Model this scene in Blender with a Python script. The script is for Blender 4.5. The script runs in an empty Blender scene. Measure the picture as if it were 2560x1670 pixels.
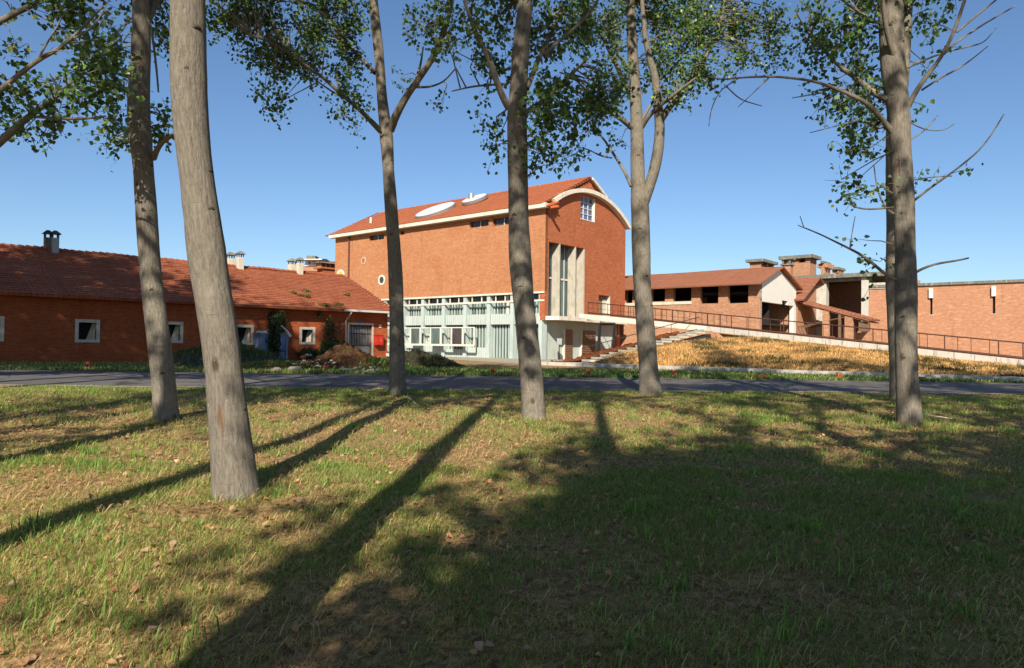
import bpy, math, random
import numpy as np
from mathutils import Vector, Matrix

random.seed(7)
RNG = np.random.default_rng(7)
R = math.radians
SC = bpy.context.scene
COL = SC.collection

# ------------------------------------------------------------------ camera
F = 1774.2                       # focal length in photo pixels (photo 2560 x 1670)
PCX, PCY = 1269.0, 835.0
PITCH, ROLL = R(0.856), R(0.752)
EYE = np.array([0.0, 0.0, 1.25])
_r = np.array([1.0, 0, 0]); FW = np.array([0, math.cos(PITCH), math.sin(PITCH)])
_u = np.array([0, -math.sin(PITCH), math.cos(PITCH)])
RT = math.cos(ROLL) * _r + math.sin(ROLL) * _u
UP = -math.sin(ROLL) * _r + math.cos(ROLL) * _u
cam_d = bpy.data.cameras.new('camera'); cam = bpy.data.objects.new('camera', cam_d); COL.objects.link(cam)
cam.matrix_world = Matrix(((RT[0], UP[0], -FW[0], EYE[0]), (RT[1], UP[1], -FW[1], EYE[1]), (RT[2], UP[2], -FW[2], EYE[2]), (0, 0, 0, 1)))
cam_d.sensor_width = 36; cam_d.lens = F / 2560 * 36
cam_d.shift_x = 11 / 2560; cam_d.clip_start = 0.05; cam_d.clip_end = 6000
SC.camera = cam

# ------------------------------------------------------------------ light
SUN_AZ, SUN_EL = R(7), R(35)     # azimuth the rays travel towards (from +Y to +X), elevation
ray_dir = Vector((math.sin(SUN_AZ) * math.cos(SUN_EL), math.cos(SUN_AZ) * math.cos(SUN_EL), -math.sin(SUN_EL)))
sun_d = bpy.data.lights.new('sun', 'SUN'); sun = bpy.data.objects.new('sun', sun_d); COL.objects.link(sun)
sun.rotation_euler = ray_dir.to_track_quat('-Z', 'Y').to_euler()
sun.location = (-10, -60, 60)
sun_d.energy = 5.0; sun_d.angle = R(0.53); sun_d.color = (1.0, 0.89, 0.74)
world = bpy.data.worlds.new('World'); SC.world = world; world.use_nodes = True
wn = world.node_tree; bg = wn.nodes['Background']
sky = wn.nodes.new('ShaderNodeTexSky'); sky.sky_type = 'NISHITA'; sky.sun_disc = False
sky.sun_elevation = SUN_EL; sky.sun_rotation = SUN_AZ + math.pi
sky.altitude = 200; sky.air_density = 1.0; sky.dust_density = 0.6; sky.ozone_density = 5.0
hsv = wn.nodes.new('ShaderNodeHueSaturation'); hsv.inputs['Saturation'].default_value = 1.03
wn.links.new(sky.outputs[0], hsv.inputs['Color']); wn.links.new(hsv.outputs[0], bg.inputs[0]); bg.inputs[1].default_value = 0.075
SC.view_settings.view_transform = 'Standard'; SC.view_settings.look = 'None'
SC.view_settings.gamma = 1; SC.view_settings.exposure = 0.82; SC.view_settings.use_curve_mapping = False

# ------------------------------------------------------------------ pixel -> position helpers
def ray(px, py):
    d = FW + RT * ((px - PCX) / F) - UP * ((py - PCY) / F)
    return d
def on_ground(px, py, z=0.0):
    d = ray(px, py); t = (z - EYE[2]) / d[2]; return EYE + d * t
def at_depth(px, py, Y):
    d = ray(px, py); return EYE + d * (Y / d[1])
def on_plane(px, py, p, n):
    d = ray(px, py); return EYE + d * (np.dot(np.asarray(p) - EYE, n) / np.dot(d, n))
TH = R(49.57)
U = np.array([-math.sin(TH), math.cos(TH), 0.0])   # along the long facade, away to the left
V = np.array([math.cos(TH), math.sin(TH), 0.0])    # along the gable, away to the right
Z = np.array([0, 0, 1.0])
C0 = at_depth(1359.7, 899, 61.0); C0[2] = 0
def W(a, b, z): return C0 + U * a + V * b + Z * z
def pick_b(px, py, b):
    p = on_plane(px, py, C0 + V * b, V); return float(np.dot(p - C0, U)), float(p[2])
def pick_a(px, py, a):
    p = on_plane(px, py, C0 + U * a, U); return float(np.dot(p - C0, V)), float(p[2])
THL = R(46.07)
DL = np.array([math.cos(THL), math.sin(THL), 0.0]); NL = np.array([-math.sin(THL), math.cos(THL), 0.0])
L0 = at_depth(200, 905, 38.2); L0[2] = 0
def WL(s, t, z): return L0 + DL * s + NL * t + Z * z
def pick_l(px, py, t=0.0):
    p = on_plane(px, py, L0 + NL * t, NL); return float(np.dot(p - L0, DL)), float(p[2])
def gz(x, y):
    """height of the lawn: rises gently from the camera to the road"""
    y = np.asarray(y, dtype=float); x = np.asarray(x, dtype=float)
    t = np.clip(y / 17.5, 0, 1); base = -0.45 * (1 - t) ** 1.15
    bump = 0.03 * np.sin(x * 0.9 + 1.3) * np.sin(y * 0.7 + .4) + 0.018 * np.sin(x * 2.3 + y * 1.7)
    return base + bump * np.clip((17.0 - y) / 5, 0, 1)
def lawn_pt(px, py):
    d = ray(px, py); t = 1.0
    for _ in range(60):
        p = EYE + d * t; t += (p[2] - float(gz(p[0], p[1]))) / -d[2] * 0.8
    return EYE + d * t

# ------------------------------------------------------------------ objects
def mesh_obj(name, verts, faces, mat, parent=None, loc=None, smooth=False, uv=True):
    if loc is None:
        q = parent; loc = np.zeros(3)
        while q is not None:
            if q.get('_w'): loc = np.array(q.location)
            q = q.parent
    verts = np.asarray(verts, dtype=float).reshape(-1, 3)
    me = bpy.data.meshes.new(name)
    me.from_pydata((verts - loc).tolist(), [], [list(f) for f in faces]); me.update()
    if uv: auto_uv(me, loc)
    if mat is not None: me.materials.append(mat)
    if smooth: me.polygons.foreach_set('use_smooth', [True] * len(me.polygons))
    o = bpy.data.objects.new(name, me); COL.objects.link(o)
    if parent is not None:
        o.parent = parent
    else:
        o.location = loc
    return o
def auto_uv(me, off):
    n = len(me.loops)
    if n == 0: return
    uvl = me.uv_layers.new(name='UVMap')
    co = np.empty(len(me.vertices) * 3); me.vertices.foreach_get('co', co); co = co.reshape(-1, 3) + off
    li = np.empty(n, dtype=np.int32); me.loops.foreach_get('vertex_index', li)
    pn = np.empty(len(me.polygons) * 3); me.polygons.foreach_get('normal', pn); pn = pn.reshape(-1, 3)
    lt = np.empty(len(me.polygons), dtype=np.int32); me.polygons.foreach_get('loop_total', lt)
    nn = np.repeat(pn, lt, axis=0)
    tan = np.stack([-nn[:, 1], nn[:, 0], np.zeros(n)], 1)
    L = np.linalg.norm(tan, axis=1); flat = L < 1e-3
    tan[flat] = (1, 0, 0); L[flat] = 1; tan /= L[:, None]
    bit = np.cross(nn, tan)
    p = co[li]
    uvs = np.stack([(p * tan).sum(1), (p * bit).sum(1)], 1)
    uvl.data.foreach_set('uv', uvs.astype(np.float32).ravel())
def empty(name, loc, label, cat, group=None):
    o = bpy.data.objects.new(name, None); COL.objects.link(o); o.location = loc; o.empty_display_size = 0.3
    o['label'] = label; o['category'] = cat
    if group: o['group'] = group
    o['_w'] = True
    return o
def tag(o, label, cat, group=None):
    o['label'] = label; o['category'] = cat
    if group: o['group'] = group
    return o
def struct(o): o['kind'] = 'structure'; return o
class MB:
    """collects geometry in world metres; build() links one mesh"""
    def __init__(s): s.v = []; s.f = []
    def add(s, vs, fs):
        n = len(s.v); s.v.extend([tuple(map(float, p)) for p in vs]); s.f.extend([[i + n for i in f] for f in fs]); return s
    def quad(s, a, b, c, d): return s.add([a, b, c, d], [(0, 1, 2, 3)])
    def hexa(s, lo, hi):
        """lo, hi: 4 points each, counter-clockwise seen from above"""
        return s.add(list(lo) + list(hi), [(3, 2, 1, 0), (4, 5, 6, 7), (0, 1, 5, 4), (1, 2, 6, 5), (2, 3, 7, 6), (3, 0, 4, 7)])
    def box(s, T, x0, x1, y0, y1, z0, z1):
        lo = [T(x0, y0, z0), T(x1, y0, z0), T(x1, y1, z0), T(x0, y1, z0)]; hi = [T(x0, y0, z1), T(x1, y0, z1), T(x1, y1, z1), T(x0, y1, z1)]
        # keep the winding outward whatever the handedness of T
        e1 = np.subtract(lo[1], lo[0]); e2 = np.subtract(lo[3], lo[0])
        if np.cross(e1, e2)[2] * (z1 - z0) < 0: lo = lo[::-1]; hi = hi[::-1]
        return s.hexa(lo, hi)
    def tube(s, pts, rads, n=8, cap=True):
        pts = [np.asarray(p, float) for p in pts]; rings = []
        if np.isscalar(rads): rads = [rads] * len(pts)
        prev = None
        for i, p in enumerate(pts):
            t = (pts[min(i + 1, len(pts) - 1)] - pts[max(i - 1, 0)]); t = t / (np.linalg.norm(t) + 1e-9)
            if prev is None:
                ref = np.array([1.0, 0, 0]) if abs(t[0]) < .8 else np.array([0, 1.0, 0])
            else: ref = prev
            x = ref - t * np.dot(ref, t); x /= np.linalg.norm(x); y = np.cross(t, x); prev = x
            rings.append([p + rads[i] * (math.cos(2 * math.pi * k / n) * x + math.sin(2 * math.pi * k / n) * y) for k in range(n)])
        vs = [q for r in rings for q in r]; fs = []
        for i in range(len(pts) - 1):
            for k in range(n): fs.append((i * n + k, i * n + (k + 1) % n, (i + 1) * n + (k + 1) % n, (i + 1) * n + k))
        if cap: fs.append(tuple(range(n))[::-1]); fs.append(tuple((len(pts) - 1) * n + k for k in range(n)))
        return s.add(vs, fs)
    def build(s, name, mat, parent=None, smooth=False, loc=None):
        return mesh_obj(name, s.v, s.f, mat, parent, loc, smooth)
def box(name, T, x0, x1, y0, y1, z0, z1, mat, parent=None, loc=None):
    return MB().box(T, x0, x1, y0, y1, z0, z1).build(name, mat, parent, loc=loc)
def wall_mesh(T, s0, s1, z0, top, holes, thick, extra=()):
    """T(s, depth, z); holes (s0,s1,z0,z1); top(s) gives the wall head"""
    m = MB(); topf = top if callable(top) else (lambda s: top)
    ss = sorted(set([s0, s1] + [h[i] for h in holes for i in (0, 1) if s0 < h[i] < s1] + [e for e in extra if s0 < e < s1]))
    zs = sorted(set([z0] + [h[i] for h in holes for i in (2, 3) if h[i] > z0]))
    def hole(s, z): return any(h[0] < s < h[1] and h[2] < z < h[3] for h in holes)
    for i in range(len(ss) - 1):
        a, b = ss[i], ss[i + 1]; mid = (a + b) / 2
        zz = [z for z in zs if z < min(topf(a), topf(b)) - 1e-4]
        cells = [(zz[k], zz[k], zz[k + 1], zz[k + 1]) for k in range(len(zz) - 1)] + [(zz[-1], zz[-1], topf(a), topf(b))]
        for (za, zb, zc, zd) in cells:
            if hole(mid, (za + min(zc, zd)) / 2): continue
            m.quad(T(a, 0, za), T(b, 0, zb), T(b, 0, zd), T(a, 0, zc))
            m.quad(T(b, thick, zb), T(a, thick, za), T(a, thick, zc), T(b, thick, zd))
        m.quad(T(a, 0, topf(a)), T(b, 0, topf(b)), T(b, thick, topf(b)), T(a, thick, topf(a)))
    for (h0, h1, g0, g1) in holes:
        if g0 > z0: m.quad(T(h0, 0, g0), T(h1, 0, g0), T(h1, thick, g0), T(h0, thick, g0))
        m.quad(T(h0, thick, g1), T(h1, thick, g1), T(h1, 0, g1), T(h0, 0, g1))
        m.quad(T(h0, 0, g0), T(h0, thick, g0), T(h0, thick, g1), T(h0, 0, g1))
        m.quad(T(h1, thick, g0), T(h1, 0, g0), T(h1, 0, g1), T(h1, thick, g1))
    m.quad(T(s0, thick, z0), T(s0, 0, z0), T(s0, 0, topf(s0)), T(s0, thick, topf(s0)))
    m.quad(T(s1, 0, z0), T(s1, thick, z0), T(s1, thick, topf(s1)), T(s1, 0, topf(s1)))
    return m
def tiled_slope(p0, p1, q0, q1, n, lift=0.03, thick=0.10, wob=0.0):
    """stepped tile courses from the eave p0-p1 up to the ridge q0-q1, with an underside"""
    p0, p1, q0, q1 = [np.asarray(p, float) for p in (p0, p1, q0, q1)]
    nrm = np.cross(p1 - p0, q0 - p0); nrm /= np.linalg.norm(nrm)
    if nrm[2] < 0: nrm = -nrm
    m = MB(); K = 14
    rr = np.random.default_rng(int(abs(p0[0] * 31 + p1[1] * 17)) + 3)
    for i in range(n):
        t0, t1 = i / n, (i + 1) / n
        for k in range(K):
            e = [k / K, (k + 1) / K]
            def pt(t, x, h): return (p0 + (p1 - p0) * x) * (1 - t) + (q0 + (q1 - q0) * x) * t + nrm * h
            w0, w1 = [wob * math.sin(x * 17 + i * .13 + p0[0]) for x in e]
            lf = lift * (0.75 + 0.5 * rr.random())
            a, b = pt(t0, e[0], lf + w0), pt(t0, e[1], lf + w1); c, d = pt(t1, e[1], 0.004 + w1), pt(t1, e[0], 0.004 + w0)
            m.quad(a, b, c, d); m.quad(pt(t0, e[0], w0 - .01), pt(t0, e[1], w1 - .01), b, a)
    dn = nrm * thick
    m.quad(p1 - dn, p0 - dn, q0 - dn, q1 - dn); m.quad(p0 - dn, p1 - dn, p1 + nrm * lift * .6, p0 + nrm * lift * .6)
    m.quad(p0, q0, q0 - dn, p0 - dn); m.quad(q1, p1, p1 - dn, q1 - dn)
    return m
def rim_disc(c, n, r, depth, seg=24):
    n = np.asarray(n, float) / np.linalg.norm(n); x = np.cross(n, Z); x /= np.linalg.norm(x); y = np.cross(n, x)
    m = MB(); a = [c + r * (math.cos(2 * math.pi * k / seg) * x + math.sin(2 * math.pi * k / seg) * y) for k in range(seg)]
    b = [p + n * depth for p in a]
    m.add(a + b, [tuple(range(seg))[::-1], tuple(range(seg, 2 * seg))] + [(k, (k + 1) % seg, seg + (k + 1) % seg, seg + k) for k in range(seg)])
    return m
def ring(c, n, r0, r1, depth, seg=24):
    n = np.asarray(n, float) / np.linalg.norm(n); x = np.cross(n, Z); x /= np.linalg.norm(x); y = np.cross(n, x); m = MB()
    def cir(r, h): return [c + n * h + r * (math.cos(2 * math.pi * k / seg) * x + math.sin(2 * math.pi * k / seg) * y) for k in range(seg)]
    vs = cir(r0, 0) + cir(r1, 0) + cir(r0, depth) + cir(r1, depth); fs = []
    for k in range(seg):
        j = (k + 1) % seg
        fs += [(2 * seg + k, 3 * seg + k, 3 * seg + j, 2 * seg + j), (seg + k, seg + j, 3 * seg + j, 3 * seg + k), (k, 2 * seg + k, 2 * seg + j, j)]
    return m.add(vs, fs)
def vnoise(x, y, scale, seed):
    g = np.random.default_rng(seed).random((256, 256)); x = np.asarray(x) / scale + 1000.37; y = np.asarray(y) / scale + 1000.71
    xi = np.floor(x).astype(int); yi = np.floor(y).astype(int); fx = x - xi; fy = y - yi
    fx = fx * fx * (3 - 2 * fx); fy = fy * fy * (3 - 2 * fy)
    a = g[xi % 256, yi % 256]; b = g[(xi + 1) % 256, yi % 256]; c = g[xi % 256, (yi + 1) % 256]; d = g[(xi + 1) % 256, (yi + 1) % 256]
    return (a * (1 - fx) + b * fx) * (1 - fy) + (c * (1 - fx) + d * fx) * fy

# ------------------------------------------------------------------ materials
def new_mat(name):
    m = bpy.data.materials.new(name); m.use_nodes = True; nt = m.node_tree; b = nt.nodes['Principled BSDF']
    b.inputs['Specular IOR Level'].default_value = 0.25
    return m, nt, b
def N(nt, t, **kw):
    n = nt.nodes.new(t)
    for k, v in kw.items():
        if k.startswith('i_'): n.inputs[k[2:].replace('_', ' ')].default_value = v
        else: setattr(n, k, v)
    return n
def ramp(nt, stops, fac=None, interp='LINEAR'):
    r = nt.nodes.new('ShaderNodeValToRGB'); cr = r.color_ramp; cr.interpolation = interp
    while len(cr.elements) < len(stops): cr.elements.new(0.5)
    for e, (p, c) in zip(cr.elements, stops): e.position = p; e.color = (*c, 1) if len(c) == 3 else c
    if fac is not None: nt.links.new(fac, r.inputs[0])
    return r
def mix(nt, a, b, fac, mode='MIX'):
    m = nt.nodes.new('ShaderNodeMix'); m.data_type = 'RGBA'; m.blend_type = mode
    for s, v in ((6, a), (7, b)):
        if hasattr(v, 'links') or hasattr(v, 'is_linked'): nt.links.new(v, m.inputs[s])
        else: m.inputs[s].default_value = (*v, 1)
    if hasattr(fac, 'is_linked'): nt.links.new(fac, m.inputs[0])
    else: m.inputs[0].default_value = fac
    return m.outputs[2]
def noise(nt, vec, scale, detail=4, rough=.6):
    n = N(nt, 'ShaderNodeTexNoise', i_Scale=scale, i_Detail=detail, i_Roughness=rough)
    if vec is not None: nt.links.new(vec, n.inputs['Vector'])
    return n.outputs['Fac']
def mapping(nt, vec, sc):
    m = nt.nodes.new('ShaderNodeMapping'); m.inputs['Scale'].default_value = sc; nt.links.new(vec, m.inputs['Vector']); return m.outputs[0]
def bump(nt, h, dist, strength=1.0):
    b = N(nt, 'ShaderNodeBump', i_Strength=strength, i_Distance=dist); nt.links.new(h, b.inputs['Height']); return b.outputs[0]
def plain(name, col, rough=.6, var=.12, scale=3.0, metal=0.0, spec=.3, dirt=None):
    col = tuple(c * .70 for c in col); dirt = tuple(c * .70 for c in dirt) if dirt else None
    m, nt, b = new_mat(name); uv = N(nt, 'ShaderNodeTexCoord').outputs['Object']
    n1 = noise(nt, uv, scale, 6); hi = tuple(min(1, c * (1 + var)) for c in col); lo = tuple(c * (1 - var) for c in col)
    c = ramp(nt, [(.3, lo), (.7, hi)], n1).outputs[0]
    if dirt:
        n2 = noise(nt, mapping(nt, uv, (1, 1, .25)), scale * 1.7, 5); f = ramp(nt, [(.52, (0, 0, 0)), (.72, (1, 1, 1))], n2).outputs[0]
        c = mix(nt, c, dirt, f)
    nt.links.new(c, b.inputs['Base Color']); b.inputs['Roughness'].default_value = rough; b.inputs['Metallic'].default_value = metal
    b.inputs['Specular IOR Level'].default_value = spec
    return m
def brick_mat(name, c1, c2, mortar, stain=(.12, .06, .04), pale=None, stain_amt=.45):
    c1, c2, mortar, stain = [tuple(x * .70 for x in q) for q in (c1, c2, mortar, stain)]; pale = tuple(x * .72 for x in pale) if pale else None
    m, nt, b = new_mat(name); uv = N(nt, 'ShaderNodeUVMap').outputs[0]
    br = N(nt, 'ShaderNodeTexBrick', offset=.5); nt.links.new(uv, br.inputs['Vector'])
    br.inputs['Color1'].default_value = (*c1, 1); br.inputs['Color2'].default_value = (*c2, 1); br.inputs['Mortar'].default_value = (*mortar, 1)
    br.inputs['Scale'].default_value = 1.0; br.inputs['Mortar Size'].default_value = .008; br.inputs['Mortar Smooth'].default_value = .2
    br.inputs['Brick Width'].default_value = .26; br.inputs['Row Height'].default_value = .075
    n1 = noise(nt, uv, .35, 6, .65); n2 = noise(nt, mapping(nt, uv, (1.6, .10, 1)), 1.0, 5); n3 = noise(nt, mapping(nt, uv, (1, 3.5, 1)), 1.3, 5); n4 = noise(nt, mapping(nt, uv, (1, 2.2, 1)), 3.2, 4, .7)
    c = mix(nt, br.outputs['Color'], stain, ramp(nt, [(.48, (0, 0, 0)), (.75, (stain_amt,) * 3)], n1).outputs[0])
    c = mix(nt, c, tuple(x * .62 for x in c1), ramp(nt, [(.50, (0, 0, 0)), (.72, (.75, .75, .75))], n4).outputs[0])
    c = mix(nt, c, tuple(x * .5 for x in c1), ramp(nt, [(.57, (0, 0, 0)), (.8, (.55, .55, .55))], n2).outputs[0])
    if pale: c = mix(nt, c, pale, ramp(nt, [(.54, (0, 0, 0)), (.72, (.65, .65, .65))], n3).outputs[0])
    nt.links.new(c, b.inputs['Base Color']); b.inputs['Roughness'].default_value = .9; b.inputs['Specular IOR Level'].default_value = .1
    nt.links.new(bump(nt, br.outputs['Fac'], .006, -.6), b.inputs['Normal'])
    return m
def tile_mat(name, c1, c2, dark=(.10, .05, .035), moss=.3):
    c1, c2, dark = [tuple(x * .66 for x in q) for q in (c1, c2, dark)]
    m, nt, b = new_mat(name); uv = N(nt, 'ShaderNodeUVMap').outputs[0]
    br = N(nt, 'ShaderNodeTexBrick', offset=.5); nt.links.new(uv, br.inputs['Vector'])
    br.inputs['Color1'].default_value = (*c1, 1); br.inputs['Color2'].default_value = (*c2, 1); br.inputs['Mortar'].default_value = (*[x * .35 for x in c1], 1)
    br.inputs['Scale'].default_value = 1; br.inputs['Mortar Size'].default_value = .012; br.inputs['Brick Width'].default_value = .24; br.inputs['Row Height'].default_value = .36
    n1 = noise(nt, uv, .55, 7, .7); n2 = noise(nt, uv, 2.6, 5, .7)
    c = mix(nt, br.outputs['Color'], dark, ramp(nt, [(.5, (0, 0, 0)), (.78, (moss + .25,) * 3)], n1).outputs[0])
    c = mix(nt, c, (.20, .13, .08), ramp(nt, [(.58, (0, 0, 0)), (.75, (.4, .4, .4))], n2).outputs[0])
    nt.links.new(c, b.inputs['Base Color']); b.inputs['Roughness'].default_value = .85; b.inputs['Specular IOR Level'].default_value = .12
    return m
def tint_mat(name, rough=.6, trans=.25, spec=.25, sat=1.0):
    """colour from a per-blade / per-leaf vertex attribute"""
    m, nt, b = new_mat(name); at = N(nt, 'ShaderNodeAttribute', attribute_name='tint')
    nt.links.new(at.outputs['Color'], b.inputs['Base Color']); b.inputs['Roughness'].default_value = rough; b.inputs['Specular IOR Level'].default_value = spec
    tr = N(nt, 'ShaderNodeBsdfTranslucent'); ms = N(nt, 'ShaderNodeMixShader'); ms.inputs[0].default_value = trans
    hs = N(nt, 'ShaderNodeHueSaturation'); hs.inputs['Value'].default_value = 1.5; hs.inputs['Saturation'].default_value = 1.1
    nt.links.new(at.outputs['Color'], hs.inputs['Color']); nt.links.new(hs.outputs[0], tr.inputs['Color'])
    out = nt.nodes['Material Output']
    nt.links.new(b.outputs[0], ms.inputs[1]); nt.links.new(tr.outputs[0], ms.inputs[2]); nt.links.new(ms.outputs[0], out.inputs[0])
    return m

M = {}
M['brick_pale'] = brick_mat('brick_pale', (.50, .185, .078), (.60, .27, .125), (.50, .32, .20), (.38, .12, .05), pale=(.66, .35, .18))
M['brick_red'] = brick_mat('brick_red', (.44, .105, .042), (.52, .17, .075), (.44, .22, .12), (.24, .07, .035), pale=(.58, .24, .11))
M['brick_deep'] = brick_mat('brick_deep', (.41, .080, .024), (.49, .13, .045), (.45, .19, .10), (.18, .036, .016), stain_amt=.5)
M['brick_wall'] = brick_mat('brick_wall', (.51, .225, .12), (.59, .29, .165), (.54, .36, .25), (.44, .17, .085), pale=(.70, .46, .31), stain_amt=.3)
M['brick_mid'] = brick_mat('brick_mid', (.44, .185, .095), (.55, .29, .165), (.60, .45, .32), (.28, .10, .055), pale=(.66, .45, .30))
M['tile_left'] = tile_mat('tile_left', (.42, .125, .065), (.52, .19, .095), (.17, .07, .045), moss=.4)
M['tile_main'] = tile_mat('tile_main', (.50, .15, .07), (.58, .21, .10), (.30, .10, .055), moss=.2)
M['tile_brown'] = tile_mat('tile_brown', (.40, .16, .09), (.48, .22, .13), (.22, .11, .08))
M['tile_far'] = tile_mat('tile_far', (.22, .10, .07), (.26, .13, .09), (.14, .08, .07))
M['white'] = plain('white_plaster', (.84, .84, .77), .8, .03, .6, dirt=(.78, .77, .69))
M['cream'] = plain('cream_paint', (.82, .78, .66), .6, .06, 1.5, dirt=(.60, .54, .42))
M['concrete'] = plain('pale_concrete', (.56, .53, .44), .85, .12, 2.0, dirt=(.36, .33, .27))
M['kerb'] = plain('kerb_concrete', (.60, .58, .52), .85, .1, 2.0, dirt=(.40, .38, .32))
M['dark_slab'] = plain('weathered_slab', (.20, .20, .17), .9, .35, 2.5, dirt=(.45, .44, .36))
M['mint'] = plain('mint_paint', (.54, .65, .62), .55, .05, 1.2, dirt=(.42, .50, .46))
M['mint2'] = plain('mint_panel', (.58, .66, .62), .6, .05, 1.2, dirt=(.47, .52, .46))
M['steel'] = plain('rusty_steel', (.075, .030, .020), .6, .25, 6.0, dirt=(.12, .045, .02))
M['dark_steel'] = plain('dark_steel', (.035, .035, .04), .5, .2, 5.0)
M['zinc'] = plain('grey_zinc', (.42, .43, .42), .45, .12, 3.0, metal=.5)
M['white_pipe'] = plain('white_pipe', (.70, .70, .66), .5, .05, 3.0)
M['brown_pipe'] = plain('brown_pipe', (.13, .06, .045), .5, .15, 3.0)
M['dark'] = plain('dark_interior', (.025, .022, .02), .9, .2, 2.0)  # near-black fill painted in for unlit interiors; also colours the trestle
M['orange_panel'] = plain('orange_panel', (.55, .14, .03), .6, .06, 2.0)
M['red_paint'] = plain('red_paint', (.62, .035, .02), .4, .08, 4.0, spec=.5)
M['blue_paint'] = plain('blue_paint', (.20, .30, .50), .6, .12, 2.0, dirt=(.16, .20, .28))
M['blue_sign'] = plain('blue_sign', (.04, .08, .42), .4, .05, 3.0)
M['yellow'] = plain('yellow_glass', (.75, .58, .03), .4, .1, 3.0)
M['terracotta'] = plain('orange_terracotta', (.62, .15, .045), .8, .12, 9.0, dirt=(.42, .13, .06))
M['chimney_white'] = plain('chimney_render', (.70, .66, .54), .85, .08, 2.0, dirt=(.50, .46, .36))
M['stone'] = plain('rubble_stone', (.34, .31, .25), .9, .25, 6.0)
M['wood'] = plain('old_timber', (.20, .12, .075), .8, .3, 5.0)
M['louver'] = plain('brown_louver', (.30, .19, .12), .7, .1, 3.0)

def glass_mat(name, col, rough=.08):
    m, nt, b = new_mat(name); uv = N(nt, 'ShaderNodeTexCoord').outputs['Object']
    c = ramp(nt, [(.35, tuple(x * .55 for x in col)), (.7, tuple(x * 1.5 for x in col))], noise(nt, mapping(nt, uv, (1, 1, .4)), .9, 4)).outputs[0]
    nt.links.new(c, b.inputs['Base Color']); b.inputs['Roughness'].default_value = rough; b.inputs['Specular IOR Level'].default_value = .4
    return m
M['glass_dark'] = glass_mat('dark_window_glass', (.045, .04, .04))
M['glass_teal'] = glass_mat('teal_channel_glass', (.075, .105, .10), .2)
M['glass_pale'] = glass_mat('pale_channel_glass', (.25, .29, .24), .25)
M['glass_blue'] = glass_mat('blue_window_glass', (.08, .11, .22))
M['skylight'] = plain('skylight_glass', (.80, .82, .78), .35, .06, 1.5, spec=.6)

def bark_mat():
    m, nt, b = new_mat('poplar_bark'); uv = N(nt, 'ShaderNodeUVMap').outputs[0]
    fine = noise(nt, mapping(nt, uv, (42, 7.0, 1)), 1, 7, .75); blot = noise(nt, mapping(nt, uv, (2.2, 1.3, 1)), 1, 5, .6); band = noise(nt, mapping(nt, uv, (1.2, 9, 1)), 1, 4, .7)
    c = ramp(nt, [(.30, (.098, .086, .068)), (.5, (.188, .168, .136)), (.70, (.28, .255, .208))], fine).outputs[0]
    c = mix(nt, c, (.34, .30, .24), ramp(nt, [(.56, (0, 0, 0)), (.80, (.6, .6, .6))], blot).outputs[0])
    c = mix(nt, c, (.085, .072, .055), ramp(nt, [(.60, (0, 0, 0)), (.78, (.7, .7, .7))], band).outputs[0])
    vor = N(nt, 'ShaderNodeTexVoronoi', feature='F1', i_Scale=1.0); nt.links.new(mapping(nt, uv, (2.4, 1.1, 1)), vor.inputs['Vector'])
    c = mix(nt, c, (.05, .038, .026), ramp(nt, [(.05, (.8, .8, .8)), (.10, (0, 0, 0))], vor.outputs['Distance']).outputs[0])
    len_ = noise(nt, mapping(nt, uv, (7, 60, 1)), 1, 3, .6); c = mix(nt, c, (.06, .05, .038), ramp(nt, [(.64, (0, 0, 0)), (.70, (.7, .7, .7))], len_).outputs[0])
    lic = noise(nt, mapping(nt, uv, (16, 9, 1)), 1, 4, .7); c = mix(nt, c, (.36, .345, .28), ramp(nt, [(.64, (0, 0, 0)), (.72, (.6, .6, .6))], lic).outputs[0])
    crack = noise(nt, mapping(nt, uv, (9, .55, 1)), 1, 3, .5)
    c = mix(nt, c, (.16, .075, .035), ramp(nt, [(.66, (0, 0, 0)), (.70, (.8, .8, .8))], crack).outputs[0])
    nt.links.new(c, b.inputs['Base Color']); b.inputs['Roughness'].default_value = .9; b.inputs['Specular IOR Level'].default_value = .12
    h = N(nt, 'ShaderNodeMath', operation='SUBTRACT'); nt.links.new(fine, h.inputs[0]); nt.links.new(crack, h.inputs[1])
    nt.links.new(bump(nt, h.outputs[0], .03, 1.0), b.inputs['Normal'])
    return m
M['bark'] = bark_mat()
M['knot'] = plain('dark_knot', (.085, .07, .05), .9, .3, 30); M['scar'] = plain('pale_scar', (.40, .36, .28), .9, .3, 30)
M['leaf'] = tint_mat('poplar_leaf', .42, .30, .35)
M['grass'] = tint_mat('grass_blade', .55, .35, .25)
M['litter'] = tint_mat('dead_leaf', .8, .12, .1)

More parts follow.
